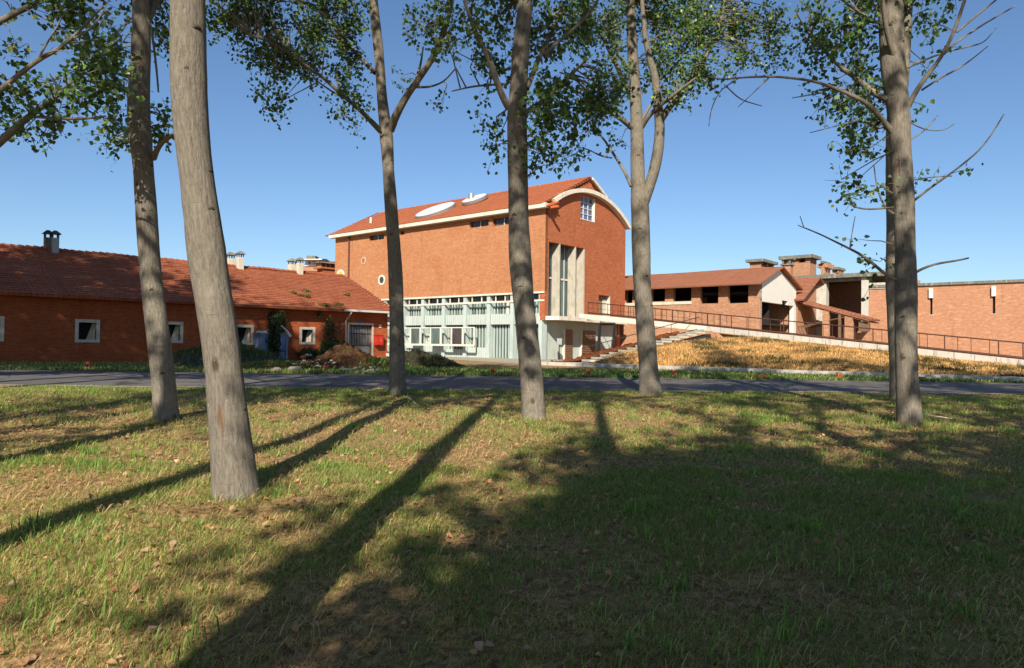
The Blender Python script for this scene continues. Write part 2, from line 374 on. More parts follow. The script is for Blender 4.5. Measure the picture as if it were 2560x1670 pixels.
def ground_mat():
    m, nt, b = new_mat('lawn_soil'); co = N(nt, 'ShaderNodeTexCoord').outputs['Object']
    n1 = noise(nt, co, .55, 6, .6); n2 = noise(nt, co, 14, 6, .75); n3 = noise(nt, mapping(nt, co, (30, 12, 10)), 1, 4, .7); n4 = noise(nt, co, 2.6, 5, .65)
    c = ramp(nt, [(.32, (.040, .022, .012)), (.50, (.25, .15, .07)), (.72, (.52, .36, .18))], n2).outputs[0]
    c = mix(nt, c, (.44, .34, .165), ramp(nt, [(.52, (0, 0, 0)), (.70, (.7, .7, .7))], n3).outputs[0])
    c = mix(nt, c, (.19, .22, .06), ramp(nt, [(.50, (0, 0, 0)), (.68, (.45, .45, .45))], n4).outputs[0])
    c = mix(nt, c, (.16, .19, .055), ramp(nt, [(.48, (0, 0, 0)), (.68, (.4, .4, .4))], n1).outputs[0])
    nt.links.new(c, b.inputs['Base Color']); b.inputs['Roughness'].default_value = .95; b.inputs['Specular IOR Level'].default_value = .08
    nt.links.new(bump(nt, n2, .03, .8), b.inputs['Normal'])
    return m
M['ground'] = ground_mat()
def soil_mat(name, cols, sc=5.0):
    cols = [tuple(x * .72 for x in c) for c in cols]
    m, nt, b = new_mat(name); co = N(nt, 'ShaderNodeTexCoord').outputs['Object']
    n2 = noise(nt, co, sc, 7, .75); c = ramp(nt, list(zip((.28, .5, .72), cols)), n2).outputs[0]
    nt.links.new(c, b.inputs['Base Color']); b.inputs['Roughness'].default_value = .95; b.inputs['Specular IOR Level'].default_value = .06
    nt.links.new(bump(nt, n2, .08, .8), b.inputs['Normal'])
    return m
M['soil_dark'] = soil_mat('dark_soil', [(.018, .020, .012), (.045, .042, .026), (.085, .07, .045)])
M['soil_brown'] = soil_mat('brown_soil', [(.03, .016, .009), (.08, .043, .022), (.22, .13, .065)])
M['soil_red'] = soil_mat('red_earth', [(.05, .016, .008), (.15, .048, .020), (.30, .11, .045)], 3.5)
M['soil_grey'] = soil_mat('gravel_soil', [(.05, .05, .035), (.12, .12, .085), (.22, .21, .15)])
M['berm_soil'] = soil_mat('straw_covered_earth', [(.30, .14, .05), (.62, .36, .13), (.80, .52, .21)], 3.0)
def asphalt():
    m, nt, b = new_mat('asphalt'); co = N(nt, 'ShaderNodeTexCoord').outputs['Object']
    n1 = noise(nt, mapping(nt, co, (.25, 1.2, 1)), 1, 6, .65); n2 = noise(nt, co, 60, 3, .7)
    c = ramp(nt, [(.3, (.080, .076, .072)), (.7, (.135, .126, .116))], n1).outputs[0]
    c = mix(nt, c, (.18, .165, .145), ramp(nt, [(.55, (0, 0, 0)), (.8, (.6, .6, .6))], n2).outputs[0])
    wv = N(nt, 'ShaderNodeTexNoise', i_Scale=1.3, i_Detail=4.0); nt.links.new(co, wv.inputs['Vector'])
    ad = N(nt, 'ShaderNodeVectorMath', operation='MULTIPLY_ADD'); nt.links.new(wv.outputs['Color'], ad.inputs[0]); ad.inputs[1].default_value = (1.6, 1.6, 0); nt.links.new(co, ad.inputs[2])
    vo = N(nt, 'ShaderNodeTexVoronoi', feature='DISTANCE_TO_EDGE', i_Scale=.32); nt.links.new(ad.outputs[0], vo.inputs['Vector'])
    c = mix(nt, c, (.03, .028, .026), ramp(nt, [(.004, (.85, .85, .85)), (.012, (0, 0, 0))], vo.outputs['Distance']).outputs[0])
    pt = noise(nt, mapping(nt, co, (.12, .35, 1)), 1, 2, .4); c = mix(nt, c, (.055, .052, .05), ramp(nt, [(.58, (0, 0, 0)), (.60, (.55, .55, .55))], pt).outputs[0])
    nt.links.new(c, b.inputs['Base Color']); b.inputs['Roughness'].default_value = .8; b.inputs['Specular IOR Level'].default_value = .2
    nt.links.new(bump(nt, n2, .004, .6), b.inputs['Normal'])
    return m
M['asphalt'] = asphalt()
M['paving'] = plain('dusty_paving', (.42, .38, .30), .9, .15, 1.5, dirt=(.30, .26, .20))
M['gravel'] = plain('gravel_edge', (.36, .32, .25), .95, .25, 12.0)

# ================================================================== GROUND
def grid_mesh(xs, ys, zf):
    X, Y = np.meshgrid(xs, ys); Zs = zf(X, Y); v = np.stack([X, Y, Zs], -1).reshape(-1, 3); nx, ny = len(xs), len(ys)
    f = [(j * nx + i, j * nx + i + 1, (j + 1) * nx + i + 1, (j + 1) * nx + i) for j in range(ny - 1) for i in range(nx - 1)]
    return v, f
gx = np.concatenate([[-2500, -800, -300, -120, -60], np.linspace(-34, 34, 137), [60, 120, 300, 800, 2500]])
gy = np.concatenate([[-600, -150, -60, -30, -12, -5], np.linspace(-1, 19, 60), [24, 40, 80, 150, 300, 800, 3000]])
v, f = grid_mesh(gx, gy, lambda X, Y: gz(X, Y))
ground = struct(mesh_obj('ground', v, f, M['ground'], smooth=True))
ground['label'] = 'lawn of patchy grass and dead leaves under the poplars'

# road: a sheet laid 4 mm above the ground
def road_near(x): return 19.75 + 0.075 * x + 0.10 * np.sin(x * .8) + .06 * np.sin(x * 2.1 + 1)
def road_far(x): return 27.9 + 0.0 * x + 0.05 * np.sin(x * 1.3)
xs = np.concatenate([[-300, -120, -60], np.linspace(-32, 32, 97), [60, 120, 300]])
def road_sheet(n0, n1, z):
    v = []; f = []
    for i, x in enumerate(xs):
        xx = float(np.clip(x, -40, 40)); v += [(x, float(n0(xx)), z), (x, float(n1(xx)), z)]
        if i: f.append((2 * i - 2, 2 * i, 2 * i + 1, 2 * i - 1))
    return v, f
v, f = road_sheet(road_near, road_far, .005); struct(mesh_obj('road', v, f, M['asphalt']))
v, f = road_sheet(lambda x: road_near(x) - .22 - .08 * math.sin(x * 1.7), lambda x: road_near(x) + .16 + .05 * math.sin(x * 3.1), .010); struct(mesh_obj('gravel_verge', v, f, M['gravel']))

# kerb wall and paved apron in front of the brick building
KB = -float(np.dot(C0 - at_depth(2537, 956, 28.6), V))          # v position of the kerb front face
KA1 = float(np.dot(at_depth(1250, 915, 43) - C0, U)); KA0 = -48.0
kerb = struct(MB().box(W, KA0, KA1, KB, KB + .9, -.05, .20).build('kerb', M['kerb']))
apron = MB().add([W(KA1, KB + .3, .012), W(-13.2, KB + .3, .012), W(-13.2, .3, .012), W(34, .3, .012), W(34, -4, .012), W(6, -7.5, .012)], [(0, 1, 2, 3, 4, 5)])
struct(apron.build('paved_apron', M['paving']))

# ================================================================== MAIN BRICK BUILDING
A1 = 30.0; GW = 13.2; EAVE = 13.15; RIDGE = 16.65
BAND = pick_b(1224, 734.5, 0)[1]         # foot of the brick upper wall on the long side
TERR = pick_a(1359, 789.5, 0)[1]         # terrace floor level at the gable
mb_root = empty('brick_factory', W(15, 6, 0), 'tall brick building with tiled roof, white arched gable and pale glazed ground floor', 'building')
Tf = lambda s, d, z: W(s, d, z)                  # facade: s along U, depth along V
Tg = lambda s, d, z: W(d, s, z)                  # gable: s along V, depth along U
slots = []
for (x0, y0, x1, y1) in ((1173.7, 551, 1221.5, 564), (1231, 544, 1283, 559), (923, 588, 960, 597.5), (1001, 580, 1012, 586)):
    a0, z0 = pick_b(x1, y1, 0); a1, z1 = pick_b(x0, y1, 0); zt = EAVE - .35
    slots.append((min(a0, a1), max(a0, a1), min(z0, z1) , zt))
ports = []
for (px, py, r, m_) in ((909, 652, .27, 'orange_panel'), (954.5, 700, .36, 'glass_dark'), (851.5, 690, .48, 'yellow')):
    a, z = pick_b(px, py, 0); ports.append((a, z, r, m_))
wm = wall_mesh(lambda s, d, z: W(s, d, z), 0, A1, BAND, EAVE, slots, .35)
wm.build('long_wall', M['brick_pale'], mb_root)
slope = (RIDGE - EAVE) / (GW / 2)
gtop = lambda s: EAVE + slope * (GW / 2 - abs(s - GW / 2)) - .04
ob0, ozt = pick_a(1372.5, 603.8, 0); ob1, _ = pick_a(1462.7, 622, 0)
wb0, wz0 = pick_a(1451.5, 545.6, 0); wb1, _ = pick_a(1486.5, 554, 0); wz1 = pick_a(1453, 487, 0)[1]
db0, dz1 = pick_a(1496.5, 737.2, 0); db1, _ = pick_a(1525, 739.8, 0)
gholes = [(ob0, ob1, TERR + .02, ozt), (wb0, wb1, wz0, wz1), (db0, db1, TERR + .03, dz1)]
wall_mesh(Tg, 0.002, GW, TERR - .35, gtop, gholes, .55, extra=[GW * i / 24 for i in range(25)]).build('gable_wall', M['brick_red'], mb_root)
wall_mesh(lambda s, d, z: W(A1 - d, s, z), 0.36, GW, 0, gtop, [], .35, extra=[GW / 2]).build('rear_gable_wall', M['brick_red'], mb_root)
wall_mesh(lambda s, d, z: W(s, GW - d, z), .56, A1 - .36, 0, EAVE, [], .35).build('rear_wall', M['brick_red'], mb_root)
box('upper_floor', W, .6, A1 - .4, .5, GW - .4, TERR - .3, TERR - .02, M['dark'], mb_root)
box('inner_partition', W, 4.5, 4.7, .5, GW - .5, TERR, EAVE - .2, M['white'], mb_root)
# fins and glazing of the tall terrace opening
fin_mat = M['concrete']
for (x0, x1) in ((1380.5, 1400.5), (1421.5, 1440.0)):
    fb1 = pick_a(x1, 700, 0)[0]
    box('concrete_fin', Tg, fb1 - .16, fb1 - .02, .0, .82, TERR + .01, ozt - .01, fin_mat, mb_root)
box('concrete_fin', Tg, ob1 - .16, ob1 + .0, .03, .95, TERR + .012, ozt - .012, fin_mat, mb_root)
g1 = box('window_glazing', Tg, ob0, ob1, .98, 1.02, TERR, ozt + .2, M['glass_teal'], mb_root)
box('transom', Tg, ob0 + .02, ob1 - .18, .90, .975, TERR + 3.4, TERR + 3.55, M['cream'], g1)
for i in range(7):
    s = ob0 + (ob1 - ob0) * (i + .5) / 7
    box('mullion', Tg, s - .035, s + .035, .90, .978, TERR, ozt, M['mint'] if i != 5 else M['orange_panel'], g1)
box('orange_blind', Tg, ob1 - 1.0, ob1 - .2, .94, .972, TERR + 3.56, ozt - .4, M['orange_panel'], g1)
# arched gable window
wr = box('gable_window', Tg, wb0, wb1, .30, .33, wz0, wz1, M['glass_blue'], mb_root)
for i in range(4):
    s = wb0 + .03 + (wb1 - wb0 - .06) * i / 3; box('glazing_bar', Tg, s - .035, s + .035, .22, .295, wz0, wz1, M['white_pipe'], wr)
for i in range(5):
    z = wz0 + .03 + (wz1 - wz0 - .06) * i / 4; box('glazing_bar', Tg, wb0, wb1, .225, .29, z - .03, z + .03, M['white_pipe'], wr)
box('window_reveal', Tg, wb1 - .03, wb1 + .002, -.01, .3, wz0, wz1, M['white'], wr)
box('sill', Tg, wb0 - .03, wb1 + .03, -.03, .3, wz0 - .07, wz0 - .002, M['white'], wr)
# terrace door
dr = box('terrace_door', Tg, db0, db1, .42, .47, TERR, dz1, M['louver'], mb_root)
box('door_leaf', Tg, db1 - .75, db1 - .1, .36, .40, TERR + .02, dz1 - .35, M['cream'], dr)
box('door_jamb', Tg, db1 - .04, db1 + .004, -.012, .42, TERR + .02, dz1, M['cream'], mb_root)
# arch canopy
Rr = ((GW / 2) ** 2 + 2.35 ** 2) / (2 * 2.35); zc = 13.0 + 2.35 - Rr; th = math.asin((GW / 2) / Rr); am = MB(); K = 40
ang = [-th + .10 + (2 * th - .10) * i / K for i in range(K + 1)]
for i in range(K):
    P = []
    for an in (ang[i], ang[i + 1]):
        for rr_, dd in ((Rr, -.48), (Rr + .36, -.48), (Rr + .36, .2), (Rr, .2)):
            P.append(W(dd, GW / 2 + rr_ * math.sin(an), zc + rr_ * math.cos(an)))
    am.add(P, [(0, 4, 5, 1), (1, 5, 6, 2), (0, 3, 7, 4)] + ([(0, 1, 2, 3)] if i == 0 else []) + ([(7, 6, 5, 4)] if i == K - 1 else []))
am.build('arched_canopy', M['cream'], mb_root)
# eaves
box('eave_fascia', W, -.42, A1 + .45, -.62, -.02, EAVE - .12, EAVE + .26, M['cream'], mb_root)
box('eave_fascia', W, -.45, A1 + .45, GW + .02, GW + .5, EAVE - .12, EAVE + .2, M['cream'], mb_root)
for i in range(9):
    a = -.30 - random.random() * .45; b = -.35 + i * .16; z = EAVE + .02 + i * .06
    box('broken_tile', lambda x, y, zz: W(a + x, b + y + .1 * zz, z + zz), -.22, .22, -.14, .14, -.06, .05, M['terracotta'], mb_root)
box('broken_batten', W, -1.35, -.43, -.10, .10, EAVE - .18, EAVE + .02, M['terracotta'], mb_root)  # added among the eave debris to throw the shadow strip down the gable
tm = tiled_slope(W(-.10, -.64, EAVE + .24), W(A1 + .35, -.64, EAVE + .24), W(-.10, GW / 2, RIDGE + .26), W(A1 + .35, GW / 2, RIDGE + .26), 22, .03, .16, .03)
roof = tm.build('roof_slope', M['tile_main'], mb_root)
tiled_slope(W(A1 + .35, GW + .52, EAVE + .28), W(-.30, GW + .52, EAVE + .28), W(A1 + .35, GW / 2, RIDGE + .26), W(-.30, GW / 2, RIDGE + .26), 22, .03, .16, .03).build('roof_slope', M['tile_main'], mb_root)
box('verge_trim', lambda x, y, z: W(x, GW / 2 + y, RIDGE - slope * y + .02 + z), -.46, -.31, -.02, 2.6, 0, .22, M['cream'], mb_root)
rt = MB()
for i in range(60):
    a = -.10 + (A1 + .4) * i / 60; rt.tube([W(a, GW / 2, RIDGE + .27), W(a + (A1 + .4) / 60 * 1.02, GW / 2, RIDGE + .24)], [.15, .13], 6)
rt.build('ridge_tiles', M['tile_main'], mb_root)
vt = MB()
for i in range(18):
    b = -.5 + i * (GW / 2 + .4) / 18
    vt.box(lambda x, y, z: W(-.12 + x, b + y, EAVE + .33 + slope * (b + .5) * .965 + z), -.16, .12, 0, .30, -.03, .04 + .03 * random.random())
vt.build('verge_tiles', M['tile_main'], mb_root)
v2 = MB()
for i in range(20):
    b = -.5 + i * (GW / 2 + .4) / 20; v2.box(lambda x, y, z: W(A1 + .35 + x, b + y, EAVE + .33 + slope * (b + .5) * .965 + z), -.1, .16, 0, .26, -.03, .05 + .04 * random.random())
v2.box(W, A1 + .3, A1 + 1.3, -.55, -.2, EAVE + .22, EAVE + .32)
v2.build('verge_tiles', M['tile_main'], mb_root)
# round skylights on the slope
rn = np.cross(U, V * math.cos(math.atan(slope)) + Z * math.sin(math.atan(slope))); rn = rn if rn[2] > 0 else -rn
def roof_pt(px, py):
    p0 = W(0, -.5, EAVE + .30); return on_plane(px, py, p0, rn)
for (px, py, r) in ((1089, 527.5, 2.25), (1187, 499.5, 1.4)):
    c = roof_pt(px, py)
    sk = ring(c - rn * .1, rn, r * .93, r, .30, 40).build('skylight', M['zinc'], mb_root)
    rim_disc(c - rn * .1, rn, r * .93, .31, 40).build('skylight_glass', M['skylight'], sk)
c = roof_pt(1178, 501); MB().tube([c, c + Z * .7], .3, 10).build('roof_vent', M['zinc'], mb_root)
c = roof_pt(927, 556); MB().tube([c - Z * .1, c + Z * .55], .14, 8).build('roof_vent', M['white_pipe'], mb_root)
for (a, z, r, m_) in ports:
    pr = ring(W(a, -.004, z), -V, r, r * 1.55, .04).build('porthole', M['cream'] if m_ != 'orange_panel' else M['concrete'], mb_root)
    rim_disc(W(a, -.006, z), -V, r * .99, .012).build('porthole_pane', M[m_], pr)
for (a0, a1, z0, z1) in slots:
    sw = box('eave_window', W, a0, a1, .28, .31, z0, z1, M['glass_dark'], mb_root)
    box('window_bar', W, (a0 + a1) / 2 - .04, (a0 + a1) / 2 + .04, .22, .275, z0, z1, M['white_pipe'], sw)
a, zt = pick_b(872.5, 600, -.12); _, zb = pick_b(872.8, 697, -.12); a2, z2 = pick_b(859, 706, -.12)
MB().tube([W(a, -.12, EAVE - .1), W(a, -.12, zb), W(a2, -.12, z2), W(a2 + .8, -.12, z2 - .8)], .09, 8).build('drainpipe', M['brown_pipe'], mb_root)
# glazed ground floor on the long side
pier_px = [1010.5, 1058.9, 1111, 1165, 1224, 1283, 1345]
piers = [pick_b(x, 740, 0)[0] for x in pier_px]; sp = piers[0] - piers[1]
for k in range(4): piers.insert(0, piers[0] + sp)
piers[-1] = 0.30
ZTR = pick_b(1224, 755.5, 0)[1]; ZG1 = pick_b(1224, 785, 0)[1]; ZP0 = pick_b(1224, 811, 0)[1]
box('band_sill', W, .02, A1, -.10, .30, BAND - .16, BAND - .003, M['cream'], mb_root)
box('transom_rail', W, .02, A1, -.06, .02, ZTR - .09, ZTR + .07, M['cream'], mb_root)
box('glazing_back', W, 1.3, A1, 1.6, 1.7, 0, BAND - .2, M['mint2'], mb_root)
for k, a in enumerate(piers):
    box('pier', W, a - .02, a + .36, .025, .75, 0, BAND - .17, M['mint'], mb_root)
def corrugated(T, s0, s1, d, z0, z1, n, amp):
    m = MB()
    for i in range(n):
        x0 = s0 + (s1 - s0) * i / n; x1 = s0 + (s1 - s0) * (i + .82) / n; x2 = s0 + (s1 - s0) * (i + 1) / n
        m.quad(T(x0, d, z0), T(x1, d, z0), T(x1, d, z1), T(x0, d, z1)); m.quad(T(x1, d, z0), T(x1, d + amp, z0), T(x1, d + amp, z1), T(x1, d, z1))
        m.quad(T(x1, d + amp, z0), T(x2, d + amp, z0), T(x2, d + amp, z1), T(x1, d + amp, z1)); m.quad(T(x2, d + amp, z0), T(x2, d, z0), T(x2, d, z1), T(x2, d + amp, z1))
    m.quad(T(s0, d, z1), T(s1, d, z1), T(s1, d + .3, z1), T(s0, d + .3, z1)); m.quad(T(s1, d, z0), T(s0, d, z0), T(s0, d + .3, z0), T(s1, d + .3, z0))
    return m
for k in range(len(piers) - 1):
    hi_, lo_ = piers[k], piers[k + 1] + .36
    if hi_ > A1 or hi_ - lo_ < .4: continue
    nv = 7
    w1 = box('clerestory_pane', W, lo_, hi_ - .02, .62, .64, ZTR, BAND - .17, M['glass_dark'], mb_root)
    for q in (.28, .74):
        x = hi_ - (hi_ - lo_) * q; box('clerestory_mullion', W, x - .05, x + .05, .05, .13, ZTR + .07, BAND - .16, M['cream'], w1)
    w2 = box('upper_glazing', W, lo_, hi_ - .02, .62, .645, ZG1, ZTR, M['glass_teal'], mb_root)
    for i in range(nv):
        x = lo_ + (hi_ - lo_) * (i + .5) / nv; box('glass_rib', W, x - .035, x + .035, .50, .615, ZG1, ZTR, M['mint'] if (i + k) % 3 else M['glass_pale'], w2)
    corrugated(W, lo_, hi_ - .02, .14, ZP0, ZG1, 9, .05).build('spandrel_panel', M['mint2'], mb_root)
    w3 = box('lower_glazing', W, lo_, hi_ - .02, .62, .648, 0, ZP0, M['glass_teal'], mb_root)
    for i in range(nv):
        x = lo_ + (hi_ - lo_) * (i + .5) / nv; box('glass_rib', W, x - .04, x + .04, .48, .615, .0, ZP0, M['mint'], w3)
    if k in (5, 6, 7): corrugated(W, lo_, hi_ - .02, .30, .0, .75 + .2 * (k % 2), 9, .05).build('plinth_panel', M['mint2'], mb_root)
    if k in (4, 5): corrugated(W, lo_, hi_ - .02, .32, .76, ZP0 - .9, 9, .05).build('infill_panel', M['mint2'], mb_root)
# projecting frame with square windows in front of the lower glazing
fz1 = pick_b(1150, 819, -.7)[1]; fz0 = pick_b(1150, 863, -.7)[1]; fa0 = pick_b(1186, 840, -.7)[0]
pf = empty('projecting_window_frame', W(fa0 + 8, -.7, fz0), 'cream projecting frame with square windows before the pale glazing', 'window frame')
pf['category'] = 'window frame'
pf.parent = mb_root; pf.location = tuple(np.array(pf.location) - np.array(mb_root.location)); del pf['label']; del pf['category']; pf['_w'] = False
PFL = W(fa0 + 8, -.7, fz0)
def pbox(name, *a): return box(name, W, *a[:6], a[6], pf, loc=PFL)
pbox('frame_rail', fa0, A1 - 3, -.75, -.62, fz1 - .05, fz1 + .05, M['cream']); pbox('frame_rail', fa0, A1 - 3, -.75, -.62, fz0 - .09, fz0 + .09, M['cream'])
pbox('frame_post', fa0 - .05, fa0 + .05, -.752, -.618, fz0, fz1, M['cream'])
for px0, px1 in ((1026.5, 1051), (1076.5, 1102), (1129, 1157)):
    p0 = pick_b(px0, 840, -.7)[0]; p1 = pick_b(px1, 840, -.7)[0]
    for a in (p0, p1): pbox('frame_post', a - .09, a + .09, -.753, -.616, fz0 + .09, fz1 - .05, M['cream'])
    pbox('window_pane', p1 + .09, p0 - .09, -.70, -.67, fz0 + .09, fz1 - .05, M['glass_dark'] if px0 > 1100 else M['glass_teal'])
for px in (1012, 1062, 1114, 1170):
    a = pick_b(px, 830, -.3)[0]
    MB().tube([W(a, -.64, fz1 - .02), W(a, .08, fz1 - 1.1)], .025, 6)  .build('bracket', M['zinc'], pf, loc=PFL)
# ground floor under the terrace
def gfloor(s, d, z): return W(d, s, z)
ST = TERR - .34
corrugated(gfloor, .35, GW - .1, .70, 0, ST, 60, .05).build('ground_floor_panels', M['mint2'], mb_root)
for (x0, x1, y0) in ((1409, 1430, 823), (1452, 1487, 826)):
    b0 = pick_a(x0, 860, .68)[0]; b1 = pick_a(x1, 860, .68)[0]; z1 = pick_a(x0, y0, .68)[1]
    lv = box('louvred_door', gfloor, b0, b1, .60, .66, .02, z1, M['louver'], mb_root)
    for i in range(12):
        z = .1 + (z1 - .2) * i / 12; box('louvre_slat', lambda s, d, zz: W(d - (zz - z) * .3, s, zz), b0 + .05, b1 - .05, .56, .598, z, z + .12, M['louver'], lv)
    box('door_post', gfloor, b0 - .12, b0, .50, .70, 0, z1, M['cream'], mb_root)
slab = MB().add([W(.56, -.02, TERR - .34), W(-1.15, .55, TERR - .34), W(-1.15, 5.0, TERR - .34), W(-.3, 5.0, TERR - .34), W(-.3, GW, TERR - .34), W(.56, GW, TERR - .34),
                 W(.56, -.02, TERR - .003), W(-1.15, .55, TERR - .003), W(-1.15, 5.0, TERR - .003), W(-.3, 5.0, TERR - .003), W(-.3, GW, TERR - .003), W(.56, GW, TERR - .003)],
                [(5, 4, 3, 2, 1, 0), (6, 7, 8, 9, 10, 11)] + [(i, (i + 1) % 6, 6 + (i + 1) % 6, 6 + i) for i in range(6)])
slab.build('terrace_slab', M['cream'], mb_root)

# small post box on a pole in front of the ground floor
p = W(-.4, pick_a(1398, 880, -.4)[0], 0)
o = empty('post_box', p, 'grey letter box on a thin pole before the pale ground floor', 'letter box')
MB().tube([p, p + Z * 1.6], .045, 8).build('pole', M['dark_steel'], o)
MB().box(lambda x, y, z: p + RT * x + np.array([0, 1, 0]) * y + Z * z, -.22, .22, -.12, .12, 1.3, 1.85).build('box_body', M['zinc'], o)

# ================================================================== RAMP, STAIR AND BERM
RB = 4.75                                              # near face of the ramp (v)
def ramp_z(a): return pick_b(1433, 784.5, RB)[1] - max(0, -a - 1.2) * RS
az, rzr = pick_b(2537, 897, RB); RS = (pick_b(1433, 784.5, RB)[1] - rzr) / (-az - 1.2)
RE = -48.0
rroot = empty('access_ramp', W(-8, RB + 1, 0), 'long pale concrete ramp with brown steel railings climbing to the terrace', 'ramp')
dk = MB(); pts = [0, -1.2, RE]
def dkq(a0, a1):
    z0, z1 = ramp_z(a0), ramp_z(a1)
    dk.hexa([W(a0, RB + .16, z0 - .30), W(a1, RB + .16, z1 - .30), W(a1, RB + 2.3, z1 - .30), W(a0, RB + 2.3, z0 - .30)], [W(a0, RB + .16, z0 - .06), W(a1, RB + .16, z1 - .06), W(a1, RB + 2.3, z1 - .06), W(a0, RB + 2.3, z0 - .06)])
dkq(-1.16, -13); dkq(-13, RE); dk.build('deck', M['concrete'], rroot)
bm_ = MB(); bm_.hexa([W(-.32, RB, ramp_z(-1.2) - .42), W(-12.6, RB, ramp_z(-12.6) - .42), W(-12.6, RB + .15, ramp_z(-12.6) - .42), W(-.32, RB + .15, ramp_z(-1.2) - .42)],
                     [W(-.32, RB, ramp_z(-1.2)), W(-12.6, RB, ramp_z(-12.6)), W(-12.6, RB + .15, ramp_z(-12.6)), W(-.32, RB + .15, ramp_z(-1.2))])
bm_.build('edge_beam', M['cream'], rroot)
a = -12.66
while a > RE:
    L = 1.12; z0, z1 = ramp_z(a), ramp_z(a - L + .03); jit = random.uniform(-.012, .012)
    MB().hexa([W(a, RB + jit, z0 - .40), W(a - L + .03, RB + jit, z1 - .40), W(a - L + .03, RB + .15, z1 - .40), W(a, RB + .15, z0 - .40)], [W(a, RB + jit, z0), W(a - L + .03, RB + jit, z1), W(a - L + .03, RB + .15, z1), W(a, RB + .15, z0)]).build('coping_block', M['kerb'], rroot)
    a -= L
def rail(bv, h, r_, a0, a1): return MB().tube([W(a0, bv, ramp_z(a0) + h), W(a1, bv, ramp_z(a1) + h)], r_, 6)
for bv in (RB + .08, RB + 2.2):
    rail(bv, 1.02, .045, -1.2, RE).build('handrail', M['steel'], rroot)
    rail(bv, .08, .07, -1.2, RE).build('bottom_rail', M['steel'], rroot)
    if bv < RB + 1: rail(bv, .5, .014, -1.2, -12.5).build('middle_rail', M['steel'], rroot)
    a = -1.25; k = 0
    while a > -40:
        rr_ = .038 if k % 4 == 0 else .022
        if bv < RB + 1 or k % 2 == 0: MB().tube([W(a, bv, ramp_z(a)), W(a + .02, bv, ramp_z(a) + 1.02)], rr_, 5).build('baluster', M['steel'], rroot)
        a -= .52 if a > -14 else random.choice((.75, 1.7, 1.2)); k += 1
# trestle below the bridge
tr = empty('steel_trestle', W(-4.3, RB + .6, 0), 'dark splayed steel trestle holding up the bridge end', 'trestle')
def gp(px, py, b): a, z = pick_b(px, py, b); return W(a, b, z)
t0, t1, t2, t3 = gp(1494, 893, RB + .1), gp(1500.5, 809, RB + .1), gp(1537, 810, RB + .1), gp(1530, 885, RB + .1)
t0[2] = 0; t3[2] = 0
for q0, q1 in ((t0, t1), (t3, t2)): MB().tube([q0, q1], .13, 4).build('leg', M['dark'], tr)
MB().tube([t1 - (t2 - t1) * .02, t2 + (t2 - t1) * .02], .12, 4).build('cross_beam', M['dark'], tr)

# berm: straw covered bank between kerb and ramp
B0 = KB + .9
SA = -12.6                                              # stair meets the ramp here
_sb = on_ground(1462, 905, .05); _s0 = np.array([np.dot(_sb - C0, U), np.dot(_sb - C0, V)])
def stair_line(t): return _s0 * (1 - t) + np.array([SA, RB - .10]) * t
def berm_z(a, b):
    t = np.clip((b - B0) / (RB - B0), 0, 1); top = np.array([ramp_z(x) for x in np.ravel(a)]).reshape(np.shape(a)) - .46
    s = np.where(t < 1, t ** .62, 1); z = .16 + (top - .16) * s
    return z + .05 * np.sin(a * 1.7 + b * .9) * np.sin(b * 1.1 + .4) * np.clip(t * (1 - t) * 6, 0, 1)
nb, na = 30, 70; bv_ = []; bf_ = []
for j in range(nb + 1):
    t = j / nb; b = B0 + .01 + (RB - .03 - B0) * t; aL = SA - .5 - 2.2 * t
    for i in range(na + 1):
        a = aL + (RE - aL) * i / na; z = float(berm_z(np.array([a]), np.array([b]))[0])
        if i == 0: z = min(z, .02)
        bv_.append(W(a + (0.8 if i == 0 else 0), b, z))
for j in range(nb):
    for i in range(na):
        q = j * (na + 1) + i; bf_.append((q, q + na + 1, q + na + 2, q + 1))
berm = struct(mesh_obj('embankment', bv_, bf_, M['berm_soil'], smooth=True)); berm['label'] = 'bank covered in dry golden straw below the ramp'
# far side of the bank falls away behind the ramp
bk = MB()
for i in range(20):
    a0 = SA - 1 + (RE - SA + 1) * i / 20; a1 = SA - 1 + (RE - SA + 1) * (i + 1) / 20
    bk.quad(W(a0, RB + .05, ramp_z(a0) - .46), W(a1, RB + .05, ramp_z(a1) - .46), W(a1, RB + 7, .02), W(a0, RB + 7, .02))
bk.build('embankment_far_side', M['berm_soil'], berm)
# stair of slab treads
st = empty('slab_stair', W(*stair_line(0), 0), 'flight of pale slab treads climbing the bank beside red earth', 'stair')
NS = 14; ztop = ramp_z(SA) - .30
ta = stair_line(1) - stair_line(0); tl = np.linalg.norm(ta); ta = ta / tl; tn = np.array([ta[1], -ta[0]])
def SP(s, w, z):
    q = stair_line(0) + ta * s + tn * w; return W(q[0], q[1], z)
for i in range(NS):
    s = tl * (i + .1) / NS; z = .10 + (ztop - .02) * (i + .7) / NS
    box('tread', SP, s, s + tl / NS * 1.16, -.62, .62, z - .15, z, M['concrete'], st)  # duller concrete puts the partial shade into the tread colour
MB().hexa([SP(0, -.6, -.45), SP(tl, -.6, ztop - .75), SP(tl, .2, ztop - .75), SP(0, .2, -.45)], [SP(0, -.6, -.05), SP(tl, -.6, ztop - .34), SP(tl, .2, ztop - .34), SP(0, .2, -.05)]).build('stringer', M['dark_steel'], st)
